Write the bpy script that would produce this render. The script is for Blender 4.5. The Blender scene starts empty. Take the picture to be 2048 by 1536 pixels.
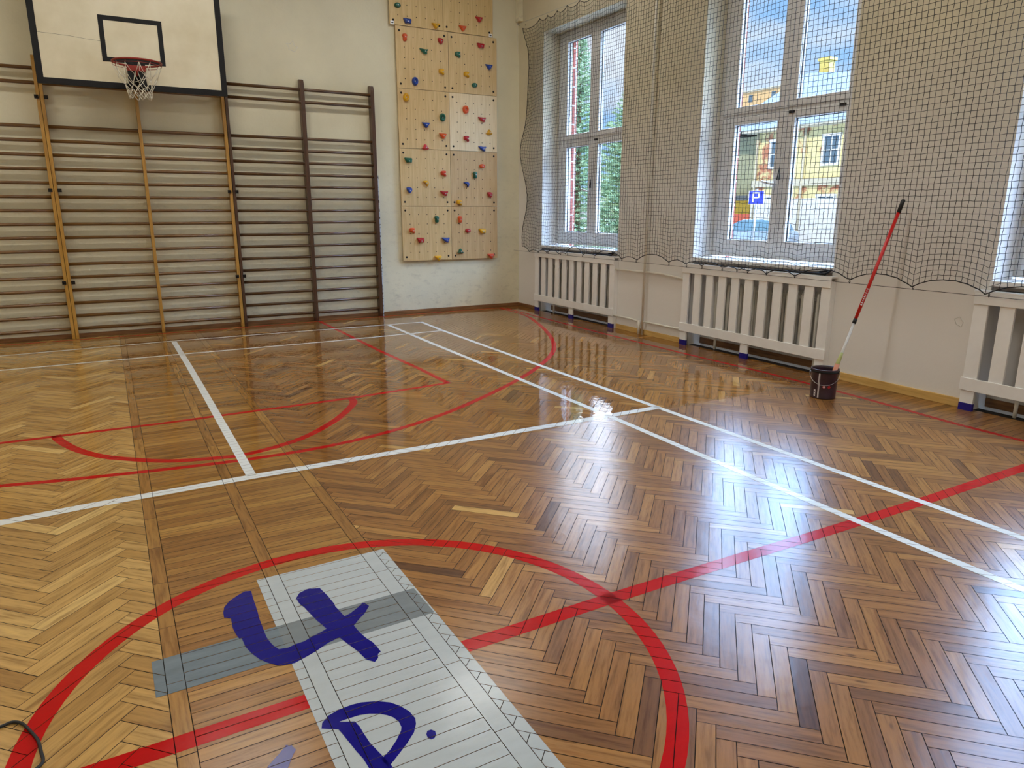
import bpy, bmesh, math, random
from mathutils import Vector, Matrix
from mathutils.geometry import tessellate_polygon
random.seed(7)
PI = math.pi
S = bpy.context.scene
COL = S.collection
# ------------------------------------------------------------------ camera, sky, sun, exposure
cam_d = bpy.data.cameras.new('camera'); cam = bpy.data.objects.new('camera', cam_d); COL.objects.link(cam)
YAW, PITCH, ROLL, FPX = 0.513005, -0.241377, 0.000752, 1412.696
_f = Vector((math.sin(YAW)*math.cos(PITCH), math.cos(YAW)*math.cos(PITCH), math.sin(PITCH)))
_r = Vector((math.cos(YAW), -math.sin(YAW), 0)); _u = _r.cross(_f)
_r2 = math.cos(ROLL)*_r+math.sin(ROLL)*_u; _u2 = -math.sin(ROLL)*_r+math.cos(ROLL)*_u
_m = Matrix((_r2, _u2, -_f)).transposed().to_4x4(); _m.translation = Vector((-5.70164, -9.90952, 1.50157))
cam.matrix_world = _m
cam_d.sensor_fit = 'HORIZONTAL'; cam_d.sensor_width = 36.0; cam_d.lens = 36.0*FPX/2048.0
cam_d.clip_start = 0.05; cam_d.clip_end = 300
S.camera = cam
S.view_settings.view_transform = 'Standard'; S.view_settings.look = 'None'
S.view_settings.gamma = 1.0; S.view_settings.exposure = 0.05; S.view_settings.use_curve_mapping = False
S.cycles.use_denoising = True
S.cycles.max_bounces = 7; S.cycles.diffuse_bounces = 4; S.cycles.glossy_bounces = 3
S.cycles.use_adaptive_sampling = True; S.cycles.adaptive_threshold = 0.05; S.cycles.transparent_max_bounces = 8; S.cycles.sample_clamp_indirect = 6.0

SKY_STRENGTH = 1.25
LAMP_POWER = 33.0
w = bpy.data.worlds.new('sky'); S.world = w; w.use_nodes = True
nt = w.node_tree; nt.nodes.clear()
def wn(t, **k):
    n = nt.nodes.new(t)
    for a, b in k.items(): setattr(n, a, b)
    return n
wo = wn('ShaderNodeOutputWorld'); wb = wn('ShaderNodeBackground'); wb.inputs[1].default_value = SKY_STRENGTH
tc = wn('ShaderNodeTexCoord'); sep = wn('ShaderNodeSeparateXYZ')
grad = wn('ShaderNodeValToRGB')
grad.color_ramp.elements[0].position = 0.0; grad.color_ramp.elements[0].color = (0.40, 0.64, 1.0, 1)
grad.color_ramp.elements[1].position = 0.6; grad.color_ramp.elements[1].color = (0.17, 0.42, 0.92, 1)
mp = wn('ShaderNodeMapping'); mp.inputs['Scale'].default_value = (1.6, 1.6, 5.2); mp.inputs['Location'].default_value = (3.1, 0.4, 0.35)
cn = wn('ShaderNodeTexNoise'); cn.inputs['Scale'].default_value = 1.5; cn.inputs['Detail'].default_value = 7; cn.inputs['Roughness'].default_value = 0.55
cr = wn('ShaderNodeValToRGB'); cr.color_ramp.elements[0].position = 0.46; cr.color_ramp.elements[1].position = 0.60
mx = wn('ShaderNodeMix', data_type='RGBA'); mx.inputs[7].default_value = (0.80, 0.86, 1.0, 1)
L = nt.links.new
L(tc.outputs['Generated'], sep.inputs[0]); L(sep.outputs['Z'], grad.inputs[0])
L(tc.outputs['Generated'], mp.inputs[0]); L(mp.outputs[0], cn.inputs[0]); L(cn.outputs[0], cr.inputs[0])
L(cr.outputs[0], mx.inputs[0]); L(grad.outputs[0], mx.inputs[6])
hi = wn('ShaderNodeMapRange'); hi.inputs[1].default_value = 0.25; hi.inputs[2].default_value = 0.36; hi.inputs[3].default_value = 0.0; hi.inputs[4].default_value = 23.0  # out-of-view sky on the window side boosted, an added source for floor reflections
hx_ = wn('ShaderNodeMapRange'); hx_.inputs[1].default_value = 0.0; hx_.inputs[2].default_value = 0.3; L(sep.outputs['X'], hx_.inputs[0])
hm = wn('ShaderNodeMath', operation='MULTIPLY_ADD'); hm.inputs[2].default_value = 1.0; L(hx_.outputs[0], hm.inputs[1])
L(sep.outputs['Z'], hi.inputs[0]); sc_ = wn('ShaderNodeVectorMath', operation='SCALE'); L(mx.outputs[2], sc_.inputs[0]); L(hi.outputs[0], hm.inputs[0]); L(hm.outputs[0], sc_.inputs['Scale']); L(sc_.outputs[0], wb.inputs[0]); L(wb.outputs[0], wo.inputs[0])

sun_d = bpy.data.lights.new('sun', 'SUN'); sun_d.energy = 4.0; sun_d.angle = 0.01; sun_d.color = (1.0, 0.95, 0.86)
sun = bpy.data.objects.new('sun', sun_d); COL.objects.link(sun)
sun.rotation_euler = Vector((0.72, 0.32, -0.62)).to_track_quat('-Z', 'Y').to_euler()
sun.location = (-20, -10, 20)

# ------------------------------------------------------------------ materials
def srgb(r, g, b):
    f = lambda c: (c/255/12.92) if c/255 <= .04045 else ((c/255+.055)/1.055)**2.4
    return (f(r), f(g), f(b), 1)
class NT:
    def __init__(s, name):
        s.m = bpy.data.materials.new(name); s.m.use_nodes = True; s.t = s.m.node_tree; s.t.nodes.clear()
        s.o = s.n('ShaderNodeOutputMaterial'); s.b = s.n('ShaderNodeBsdfPrincipled'); s.l(s.b.outputs[0], s.o.inputs[0])
    def n(s, t, **k):
        n = s.t.nodes.new(t)
        for a, b in k.items(): setattr(n, a, b)
        return n
    def l(s, a, b): s.t.links.new(a, b)
    def set(s, **k):
        for a, b in k.items(): s.b.inputs[a.replace('_', ' ')].default_value = b
    def noise(s, vec=None, scale=5., detail=4., rough=.55, sc=None):
        n = s.n('ShaderNodeTexNoise'); n.inputs['Scale'].default_value = scale; n.inputs['Detail'].default_value = detail; n.inputs['Roughness'].default_value = rough
        if vec is None: vec = s.n('ShaderNodeTexCoord').outputs['Object']
        if sc:
            mp = s.n('ShaderNodeMapping'); mp.inputs['Scale'].default_value = sc; s.l(vec, mp.inputs[0]); vec = mp.outputs[0]
        s.l(vec, n.inputs['Vector']); return n.outputs[0]
    def ramp(s, fac, stops):
        r = s.n('ShaderNodeValToRGB'); e = r.color_ramp.elements
        while len(e) < len(stops): e.new(.5)
        for i, (p, c) in enumerate(stops):
            e[i].position = p; e[i].color = c if len(c) == 4 else (*c, 1)
        s.l(fac, r.inputs[0]); return r.outputs[0]
    def mix(s, a, b, fac, mode='MIX'):
        m = s.n('ShaderNodeMix', data_type='RGBA', blend_type=mode)
        for k, v in ((0, fac), (6, a), (7, b)):
            if isinstance(v, (int, float, tuple)): m.inputs[k].default_value = v
            else: s.l(v, m.inputs[k])
        return m.outputs[2]
    def math(s, op, a, b=0.):
        m = s.n('ShaderNodeMath', operation=op)
        for k, v in ((0, a), (1, b)):
            if isinstance(v, (int, float)): m.inputs[k].default_value = v
            else: s.l(v, m.inputs[k])
        return m.outputs[0]
    def color(s, c):
        if isinstance(c, tuple): s.b.inputs['Base Color'].default_value = c
        else: s.l(c, s.b.inputs['Base Color'])
    def bump(s, h, dist=.002, strength=.5):
        b = s.n('ShaderNodeBump'); b.inputs['Distance'].default_value = dist; b.inputs['Strength'].default_value = strength
        s.l(h, b.inputs['Height']); s.l(b.outputs[0], s.b.inputs['Normal'])
def simple(name, c, rough=.5, metal=0., var=.06, nscale=9., coat=0.):
    M = NT(name); n = M.noise(scale=nscale)
    lo = tuple(x*(1-var*1.6) for x in c[:3])+(1,); hi = tuple(min(1, x*(1+var)) for x in c[:3])+(1,)
    M.color(M.ramp(n, [(.3, lo), (.7, hi)])); M.set(Roughness=rough, Metallic=metal, Coat_Weight=coat); return M.m
def plaster(name, c, dirt, dirt_amt=.5, low=None):
    M = NT(name); tc = M.n('ShaderNodeTexCoord').outputs['Object']
    n1 = M.noise(tc, 1.3, 5, .6); n2 = M.noise(tc, 14, 6, .7)
    base = M.ramp(n1, [(.25, tuple(x*.90 for x in c[:3])), (.75, tuple(min(1, x*1.05) for x in c[:3]))])
    d = M.ramp(n2, [(.60, (0, 0, 0)), (.80, (1, 1, 1))])
    d2 = M.math('MULTIPLY', d, dirt_amt)
    base = M.mix(base, dirt, d2)
    # scuffs left by balls and shoes near the floor
    sep = M.n('ShaderNodeSeparateXYZ'); M.l(tc, sep.inputs[0])
    lowz = M.n('ShaderNodeMapRange'); lowz.inputs[1].default_value = 2.8; lowz.inputs[2].default_value = 0.0; M.l(sep.outputs[2], lowz.inputs[0])
    sc = M.ramp(M.noise(tc, 6, 8, .75, sc=(1, 1, 2.2)), [(.52, (0, 0, 0)), (.66, (1, 1, 1))])
    f = M.math('MULTIPLY', M.math('MULTIPLY', sc, lowz.outputs[0]), .36)
    base = M.mix(base, tuple(x*.62 for x in dirt[:3])+(1,), f)
    if low:
        lz = M.n('ShaderNodeMapRange'); lz.inputs[1].default_value = 2.9; lz.inputs[2].default_value = 1.6; M.l(sep.outputs[2], lz.inputs[0])
        base = M.mix(base, low, M.math('MULTIPLY', lz.outputs[0], .95))  # lower wall colour lightened and neutralised to offset warm light bounced off the floor
    M.color(base); M.set(Roughness=.85, Specular_IOR_Level=.2)
    M.bump(M.noise(tc, 30, 5, .6), .004, .35); return M.m
def wood(name, cols, sc=(1, 1, 1), rough=.4, scale=6., coat=0., knots=True):
    M = NT(name); tc = M.n('ShaderNodeTexCoord').outputs['Object']
    g = M.noise(tc, scale, 5, .6, sc=sc)
    c = M.ramp(g, [(.28, cols[0]), (.5, cols[1]), (.74, cols[2])])
    M.color(c); M.set(Roughness=rough, Coat_Weight=coat, Coat_Roughness=.1); M.bump(g, .001, .2); return M.m

def wet_rough(M, dry, wet):
    """fresh lacquer (glassy) beyond the white line at y = -5.85, dry lacquer on the near side"""
    geo = M.n('ShaderNodeNewGeometry').outputs['Position']; sp = M.n('ShaderNodeSeparateXYZ'); M.l(geo, sp.inputs[0])
    wob = M.noise(geo, 5., 3., .6)
    yy = M.math('ADD', sp.outputs[1], M.math('MULTIPLY', M.math('SUBTRACT', wob, .5), .05))
    mr = M.n('ShaderNodeMapRange'); mr.inputs[1].default_value = -5.90; mr.inputs[2].default_value = -5.80; mr.inputs[3].default_value = 0; mr.inputs[4].default_value = 1
    M.l(yy, mr.inputs[0]); return mr.outputs[0], geo, sp
def floor_mat(name='lacquered_parquet'):
    M = NT(name)
    uv = M.n('ShaderNodeUVMap'); uv.uv_map = 'plank'
    at = M.n('ShaderNodeAttribute'); at.attribute_name = 'tone'
    sepc = M.n('ShaderNodeSeparateColor'); M.l(at.outputs['Color'], sepc.inputs[0])
    r, zone, r2 = sepc.outputs[0], sepc.outputs[1], sepc.outputs[2]
    right = M.ramp(r, [(0, srgb(92, 56, 28)), (.15, srgb(122, 80, 40)), (.5, srgb(146, 98, 46)), (.85, srgb(164, 115, 56)), (1, srgb(200, 156, 88))])
    left = M.ramp(r, [(0, srgb(148, 104, 50)), (.3, srgb(172, 130, 68)), (.7, srgb(192, 150, 84)), (1, srgb(212, 174, 106))])
    mid = M.ramp(r, [(0, srgb(120, 78, 34)), (.4, srgb(148, 102, 46)), (.8, srgb(166, 120, 56)), (1, srgb(186, 142, 74))])
    z1 = M.ramp(zone, [(.25, (0, 0, 0)), (.3, (1, 1, 1))]); z2 = M.ramp(zone, [(.7, (0, 0, 0)), (.75, (1, 1, 1))])
    c = M.mix(left, mid, z1); c = M.mix(c, right, z2)
    g = M.noise(uv.outputs[0], 1., 6, .62, sc=(5, 55, 1))
    g2 = M.noise(uv.outputs[0], 1., 3, .5, sc=(2.2, 22, 1))
    gm = M.ramp(g, [(.3, (.60, .54, .48)), (.5, (1, 1, 1)), (.7, (1.22, 1.19, 1.14))])
    c = M.mix(c, gm, 1.0, 'MULTIPLY')
    st = M.ramp(g2, [(.54, (1, 1, 1)), (.66, (.56, .46, .38)), (.72, (.8, .74, .68)), (.8, (.5, .4, .32))])
    c = M.mix(c, st, M.math('MULTIPLY', r2, .9), 'MULTIPLY')
    kn = M.n('ShaderNodeTexVoronoi'); kn.inputs['Scale'].default_value = 1.0
    mpk = M.n('ShaderNodeMapping'); mpk.inputs['Scale'].default_value = (3.0, 9., 1); M.l(uv.outputs[0], mpk.inputs[0]); M.l(mpk.outputs[0], kn.inputs['Vector'])
    kf = M.ramp(kn.outputs['Distance'], [(.03, (1, 1, 1)), (.07, (0, 0, 0))])
    c = M.mix(c, srgb(70, 40, 20), M.math('MULTIPLY', kf, .6))
    M.color(c)
    wet, geo, sp = wet_rough(M, 0, 0)
    ro = M.n('ShaderNodeMapRange'); ro.inputs[3].default_value = .30; ro.inputs[4].default_value = .03; M.l(wet, ro.inputs[0])
    cro = M.n('ShaderNodeMapRange'); cro.inputs[3].default_value = .21; cro.inputs[4].default_value = .015; M.l(wet, cro.inputs[0])
    sm = M.math('MULTIPLY', M.noise(geo, 1.2, 4, .6), .06)
    M.l(M.math('ADD', cro.outputs[0], M.math('MULTIPLY', sm, M.math('SUBTRACT', 1., wet))), M.b.inputs['Coat Roughness'])
    M.l(ro.outputs[0], M.b.inputs['Roughness']); M.set(Coat_IOR=1.48, Specular_IOR_Level=.03)
    cw = M.n('ShaderNodeMapRange'); cw.inputs[3].default_value = 1.0; cw.inputs[4].default_value = .62; M.l(wet, cw.inputs[0]); M.l(cw.outputs[0], M.b.inputs['Coat Weight'])
    # lacquer ripples
    h = M.noise(geo, 9., 3., .5); b = M.n('ShaderNodeBump'); b.inputs['Distance'].default_value = .003; b.inputs['Strength'].default_value = .35
    h2 = M.noise(uv.outputs[0], 1., 2, .5, sc=(6, 18, 1)); hh = M.math('ADD', h, M.math('MULTIPLY', h2, .5))
    M.l(hh, b.inputs['Height']); M.l(b.outputs[0], M.b.inputs['Normal']); M.l(b.outputs[0], M.b.inputs['Coat Normal'])
    return M.m
def paint_mat(name, c, var=.05):
    M = NT(name); geo = M.n('ShaderNodeNewGeometry').outputs['Position']
    n = M.noise(geo, 7., 5, .6, sc=(1, 3, 1))
    M.color(M.ramp(n, [(.3, tuple(x*(1-var*2) for x in c[:3])), (.7, tuple(min(1, x*(1+var)) for x in c[:3]))]))
    wet, g2, sp = wet_rough(M, 0, 0)
    cro = M.n('ShaderNodeMapRange'); cro.inputs[3].default_value = .16; cro.inputs[4].default_value = .02; M.l(wet, cro.inputs[0])
    M.l(cro.outputs[0], M.b.inputs['Coat Roughness']); M.set(Roughness=.5, Coat_Weight=.65, Coat_IOR=1.38, Specular_IOR_Level=.02)
    h = M.noise(geo, 9., 3., .5); b = M.n('ShaderNodeBump'); b.inputs['Distance'].default_value = .003; b.inputs['Strength'].default_value = .35
    M.l(h, b.inputs['Height']); M.l(b.outputs[0], M.b.inputs['Normal']); M.l(b.outputs[0], M.b.inputs['Coat Normal'])
    return M.m

m_floor = floor_mat()
m_gap = simple('dark_floor_gap', srgb(24, 14, 8), .9)
m_wallB = plaster('back_wall_plaster', srgb(226, 219, 190), srgb(186, 178, 156), .30)
m_wallR = plaster('right_wall_plaster', srgb(212, 202, 174), srgb(160, 148, 126), .30, low=srgb(236, 233, 228))
m_white_pl = plaster('white_plaster', srgb(226, 224, 216), srgb(200, 196, 186), .2)
m_ceil = plaster('ceiling_paint', srgb(152, 148, 138), srgb(136, 132, 122), .1)
m_cover = simple('white_gloss_paint', srgb(246, 246, 244), .35, var=.02)
m_pvc = simple('white_window_plastic', srgb(222, 220, 216), .3, var=.015)
m_rad = simple('radiator_enamel', srgb(232, 228, 216), .4, var=.04)
m_pipe = simple('pipe_paint', srgb(230, 225, 212), .45, var=.04)
m_black = simple('black_paint', srgb(8, 8, 9), .75)
m_rubber = simple('black_rubber', srgb(24, 24, 25), .55)
m_net = simple('black_nylon', srgb(18, 18, 20), .7)
m_bluetape = simple('blue_paint', srgb(28, 22, 132), .35)
m_board = NT('backboard_paint'); m_board.color(m_board.ramp(m_board.noise(scale=2.5, detail=6), [(.3, srgb(214, 202, 168)), (.6, srgb(228, 218, 188)), (.8, srgb(232, 224, 198))])); m_board.set(Roughness=.5); m_board = m_board.m
m_rim = simple('rusty_red_rim', srgb(142, 44, 30), .45, .3)
m_cord = simple('white_cord', srgb(226, 220, 200), .8)
m_metal = simple('dark_metal', srgb(46, 42, 40), .4, .8)
m_steel = simple('galvanised_steel', srgb(190, 192, 195), .3, .9)
m_rung = wood('mid_brown_rung', (srgb(78, 52, 24), srgb(110, 76, 36), srgb(140, 102, 54)), sc=(.6, 9, 9), rough=.35, scale=5, coat=.3)
m_post = wood('honey_post', (srgb(160, 114, 46), srgb(184, 138, 60), srgb(200, 156, 76)), sc=(9, 9, .6), rough=.35, scale=5, coat=.3)
m_rungd = wood('dark_brown_rung', (srgb(48, 30, 14), srgb(84, 56, 28), srgb(126, 90, 46)), sc=(.6, 9, 9), rough=.35, scale=5, coat=.3)
m_postd = wood('dark_stained_post', (srgb(54, 32, 18), srgb(76, 48, 28), srgb(100, 66, 38)), sc=(9, 9, .6), rough=.35, scale=5, coat=.3)
m_bbrown = wood('brown_baseboard', (srgb(96, 62, 34), srgb(132, 90, 52), srgb(156, 110, 66)), sc=(.8, .8, 10), rough=.4, scale=4)
m_byel = wood('pine_baseboard', (srgb(196, 154, 84), srgb(216, 176, 102), srgb(228, 192, 122)), sc=(.8, .8, 10), rough=.45, scale=4)
def ply(name, a, b, c): return wood(name, (a, b, c), sc=(14, 1, .8), rough=.5, scale=3)
m_ply = [ply('birch_plywood_%d' % i, *cs) for i, cs in enumerate([
    (srgb(196, 164, 106), srgb(210, 180, 122), srgb(220, 192, 138)),
    (srgb(198, 166, 112), srgb(212, 182, 128), srgb(222, 194, 142)),
    (srgb(184, 152, 102), srgb(198, 166, 116), srgb(208, 178, 130)),
    (srgb(220, 196, 150), srgb(232, 210, 166), srgb(238, 218, 178))])]
m_hole = simple('drilled_hole', srgb(36, 24, 14), .9)
m_brick = None
def brick(name):
    M = NT(name); tc = M.n('ShaderNodeTexCoord').outputs['Object']
    mp = M.n('ShaderNodeMapping'); mp.inputs['Rotation'].default_value = (PI/2, 0, PI/2); M.l(tc, mp.inputs[0])
    b = M.n('ShaderNodeTexBrick'); b.inputs['Color1'].default_value = srgb(150, 76, 60); b.inputs['Color2'].default_value = srgb(122, 58, 48); b.inputs['Mortar'].default_value = srgb(190, 176, 160)
    b.inputs['Scale'].default_value = 1; b.inputs['Brick Width'].default_value = .26; b.inputs['Row Height'].default_value = .078; b.inputs['Mortar Size'].default_value = .01
    M.l(mp.outputs[0], b.inputs[0]); M.color(b.outputs[0]); M.set(Roughness=.9); return M.m
m_brick = brick('red_brick')
def hold_mat(n, c): return simple(n, c, .32, var=.05, coat=.3)
HM = dict(red=hold_mat('red_resin', srgb(170, 22, 34)), orange=hold_mat('orange_resin', srgb(214, 84, 36)), yellow=hold_mat('yellow_resin', srgb(218, 164, 22)),
          green=hold_mat('green_resin', srgb(14, 92, 72)), blue=hold_mat('blue_resin', srgb(24, 62, 150)), pink=hold_mat('rose_resin', srgb(196, 54, 70)), vermilion=hold_mat('vermilion_resin', srgb(208, 66, 38)))
M = NT('window_glass'); M.t.nodes.remove(M.b)
tr = M.n('ShaderNodeBsdfTransparent'); tr.inputs[0].default_value = (.93, .95, .95, 1); gl = M.n('ShaderNodeBsdfGlossy'); gl.inputs['Roughness'].default_value = .02
lw = M.n('ShaderNodeLayerWeight'); lw.inputs[0].default_value = .5; ms = M.n('ShaderNodeMixShader')
M.l(M.math('ADD', M.math('MULTIPLY', M.math('POWER', lw.outputs['Facing'], 5.), .6), .03), ms.inputs[0]); M.l(tr.outputs[0], ms.inputs[1]); M.l(gl.outputs[0], ms.inputs[2]); M.l(ms.outputs[0], M.o.inputs[0]); m_glass = M.m
def emis(name, c, s):
    M = NT(name); M.color((0, 0, 0, 1)); M.set(Emission_Color=c, Emission_Strength=s); return M.m

# ------------------------------------------------------------------ mesh helpers
class MB:
    def __init__(s): s.v = []; s.f = []; s.mi = []; s.sm = []
    def add(s, vs, fs, mi=0, smooth=False):
        o = len(s.v); s.v += [tuple(v) for v in vs]
        for f in fs: s.f.append(tuple(i+o for i in f)); s.mi.append(mi); s.sm.append(smooth)
        return s
    def box(s, x0, x1, y0, y1, z0, z1, mi=0, M=None):
        vs = [(x, y, z) for x in (x0, x1) for y in (y0, y1) for z in (z0, z1)]
        if M is not None: vs = [M @ Vector(v) for v in vs]
        return s.add(vs, [(0, 1, 3, 2), (4, 6, 7, 5), (0, 4, 5, 1), (2, 3, 7, 6), (0, 2, 6, 4), (1, 5, 7, 3)], mi)
    def ring(s, c, ax, r, n, ph=0., rb=None):
        ax = Vector(ax).normalized(); t = Vector((0, 0, 1)) if abs(ax.z) < .9 else Vector((1, 0, 0))
        a = ax.cross(t).normalized(); b = ax.cross(a); rb = rb or r
        return [Vector(c)+a*math.cos(ph+2*PI*i/n)*r+b*math.sin(ph+2*PI*i/n)*rb for i in range(n)]
    def tube(s, pts, r, n=8, mi=0, cap=True, closed=False, rb=None):
        pts = [Vector(p) for p in pts]; N = len(pts); rs = r if isinstance(r, (list, tuple)) else [r]*N
        vs = []; prev = None
        for i, p in enumerate(pts):
            if closed: d = pts[(i+1) % N]-pts[i-1]
            else: d = pts[min(i+1, N-1)]-pts[max(i-1, 0)]
            d.normalize()
            if prev is None:
                t = Vector((0, 0, 1)) if abs(d.z) < .9 else Vector((1, 0, 0)); a = d.cross(t).normalized()
            else: a = (prev-d*prev.dot(d)).normalized()
            prev = a; b = d.cross(a); k = (rb or rs[i])/rs[i] if rb else 1
            vs += [p+a*math.cos(2*PI*j/n)*rs[i]+b*math.sin(2*PI*j/n)*rs[i]*k for j in range(n)]
        fs = []
        for i in range(N if closed else N-1):
            for j in range(n):
                i2 = (i+1) % N; fs.append((i*n+j, i*n+(j+1) % n, i2*n+(j+1) % n, i2*n+j))
        if cap and not closed: fs += [tuple(range(n))[::-1], tuple((N-1)*n+j for j in range(n))]
        return s.add(vs, fs, mi, True)
    def lathe(s, prof, c=(0, 0, 0), n=24, mi=0, smooth=True):
        vs = []; P = len(prof)
        for r, z in prof:
            vs += [(c[0]+r*math.cos(2*PI*j/n), c[1]+r*math.sin(2*PI*j/n), c[2]+z) for j in range(n)]
        fs = [(i*n+j, i*n+(j+1) % n, (i+1)*n+(j+1) % n, (i+1)*n+j) for i in range(P-1) for j in range(n)]
        return s.add(vs, fs, mi, smooth)
    def prism(s, poly, fn0, fn1, mi=0):
        n = len(poly); vs = [fn0(p) for p in poly]+[fn1(p) for p in poly]
        fs = [tuple(range(n))[::-1], tuple(range(n, 2*n))]+[(i, (i+1) % n, n+(i+1) % n, n+i) for i in range(n)]
        return s.add(vs, fs, mi)
    def obj(s, name, mats, parent=None, bevel=0., loc=None, label=None, kind=None, rot=None):
        me = bpy.data.meshes.new(name); me.from_pydata(s.v, [], s.f)
        if not isinstance(mats, (list, tuple)): mats = [mats]
        for m in mats: me.materials.append(m)
        me.polygons.foreach_set('material_index', s.mi); me.polygons.foreach_set('use_smooth', s.sm); me.update()
        bm = bmesh.new(); bm.from_mesh(me); bmesh.ops.recalc_face_normals(bm, faces=bm.faces); bm.to_mesh(me); bm.free()
        o = bpy.data.objects.new(name, me); COL.objects.link(o)
        if parent: o.parent = parent
        if loc: o.location = loc
        if rot: o.rotation_euler = rot
        if bevel:
            b = o.modifiers.new('bevel', 'BEVEL'); b.width = bevel; b.segments = 2; b.limit_method = 'ANGLE'; b.angle_limit = .7
        if label: o['label'] = label
        if kind: o['kind'] = kind
        return o
def thing(name, label, cat, loc=(0, 0, 0), rotz=0., group=None):
    o = bpy.data.objects.new(name, None); COL.objects.link(o); o.location = loc; o.rotation_euler = (0, 0, rotz)
    o.empty_display_size = .1
    o['label'] = label; o['category'] = cat
    if group: o['group'] = group
    return o
def tag(o, label, cat, group=None):
    o['label'] = label; o['category'] = cat
    if group: o['group'] = group
    return o
def dup(root, loc=None, rotz=None, label=None, group=None):
    r = root.copy(); COL.objects.link(r)
    if loc is not None: r.location = loc
    if rotz is not None: r.rotation_euler = (0, 0, rotz)
    if label: r['label'] = label
    if group: r['group'] = group
    def rec(a, b):
        for ch in list(a.children):
            c = ch.copy(); COL.objects.link(c); c.parent = b; rec(ch, c)
    rec(root, r); return r

# ------------------------------------------------------------------ room constants (x = 0 right wall, y = 0 back wall)
XL, YF, ZC = -9.7, -13.6, 5.0
WIN = [(-0.695, -2.55), (-3.915, -5.71), (-7.06, -8.87), (-10.2, -12.0)]
ZS, ZH = .985, 3.93       # sill and head of the openings
T_IN, T_OUT = .50, .57

# ------------------------------------------------------------------ floor: every plank a face of its own
def clip(poly, a, b, c):      # keep a*x+b*y<=c
    out = []; n = len(poly)
    for i in range(n):
        p, q = poly[i], poly[(i+1) % n]; dp = a*p[0]+b*p[1]-c; dq = a*q[0]+b*q[1]-c
        if dp <= 0: out.append(p)
        if (dp < 0 < dq) or (dq < 0 < dp):
            t = dp/(dp-dq); out.append((p[0]+t*(q[0]-p[0]), p[1]+t*(q[1]-p[1])))
    return out
def area(p): return .5*sum(p[i][0]*p[(i+1) % len(p)][1]-p[(i+1) % len(p)][0]*p[i][1] for i in range(len(p)))
PL = []   # (poly, origin, dir, (r,zone,r2), plane)
GAP = .0013
def add_plank(c0, u, n, Lh, Wd, xr, zone, yr=(YF, 0.)):
    g = GAP
    poly = [(c0[0]+u[0]*a+n[0]*b, c0[1]+u[1]*a+n[1]*b) for a, b in ((g, g), (Lh-g, g), (Lh-g, Wd-g), (g, Wd-g))]
    for (a, b, c) in ((1, 0, xr[1]-g), (-1, 0, -xr[0]-g), (0, 1, yr[1]), (0, -1, -yr[0])):
        if len(poly) < 3: return
        poly = clip(poly, a, b, c)
    if len(poly) < 3 or abs(area(poly)) < 2e-5: return
    if area(poly) < 0: poly = poly[::-1]
    r = min(1, max(0, random.gauss(.5, .17))) if random.random() > .07 else random.random(); r2 = random.random()**1.5
    near = random.gauss(0, .0012), random.gauss(0, .0012)
    cx = sum(p[0] for p in poly)/len(poly); cy = sum(p[1] for p in poly)/len(poly)
    PL.append((poly, (cx, cy), u, (r, zone, r2), near))
def herring(xr, x0, y0, Wd, Lh, zone, yr):
    s = 1/math.sqrt(2); ea = (s, -s); eb = (-s, -s)
    per = math.sqrt(2)*Lh; i0 = int(math.floor((xr[0]-x0)/per))-1; i1 = int(math.ceil((xr[1]-x0)/per))+1
    st = math.sqrt(2)*Wd; k0 = int((y0-yr[1])/st)-8; k1 = int((y0-yr[0])/st)+8
    W_ = lambda a, b, i: (x0+i*per+a*ea[0]+b*eb[0], y0+a*ea[1]+b*eb[1])
    for i in range(i0, i1+1):
        for k in range(k0, k1+1):
            add_plank(W_(k*Wd, k*Wd, i), ea, eb, Lh, Wd, xr, zone, yr)
            c = W_(k*Wd+Lh, k*Wd+Wd, i); add_plank(c, (-eb[0], -eb[1]), ea, Lh, Wd, xr, zone, yr)
YR = (-11.0, 0.)
herring((-4.81, -.487), -4.2745-.505, -8.141, .0573, .357, 1., YR)
herring((XL, -5.70), -5.785, -6.380, .0707, .399, 0., YR)
for (xa, xb, zn) in ((-5.70, -5.645, .5), (-5.285, -5.23, .5), (-4.87, -4.81, .5)):
    y = 0.2-random.random()*.3
    while y > YR[0]:
        add_plank((xa, y-.362), (0, 1), (1, 0), .362, xb-xa, (xa, xb), zn, YR); y -= .362
for (xa, xb) in ((-5.645, -5.285), (-5.23, -4.87)):
    y = 0.
    while y > YR[0]:
        wd = .0707*.8; add_plank((xa, y-wd), (1, 0), (0, 1), xb-xa, wd, (xa, xb), .5, YR); y -= wd
y = 0.
while y > YR[0]:
    add_plank((-.487, y-.0573), (1, 0), (0, 1), .487, .0573, (-.487, 0.), 1., YR); y -= .0573
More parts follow.
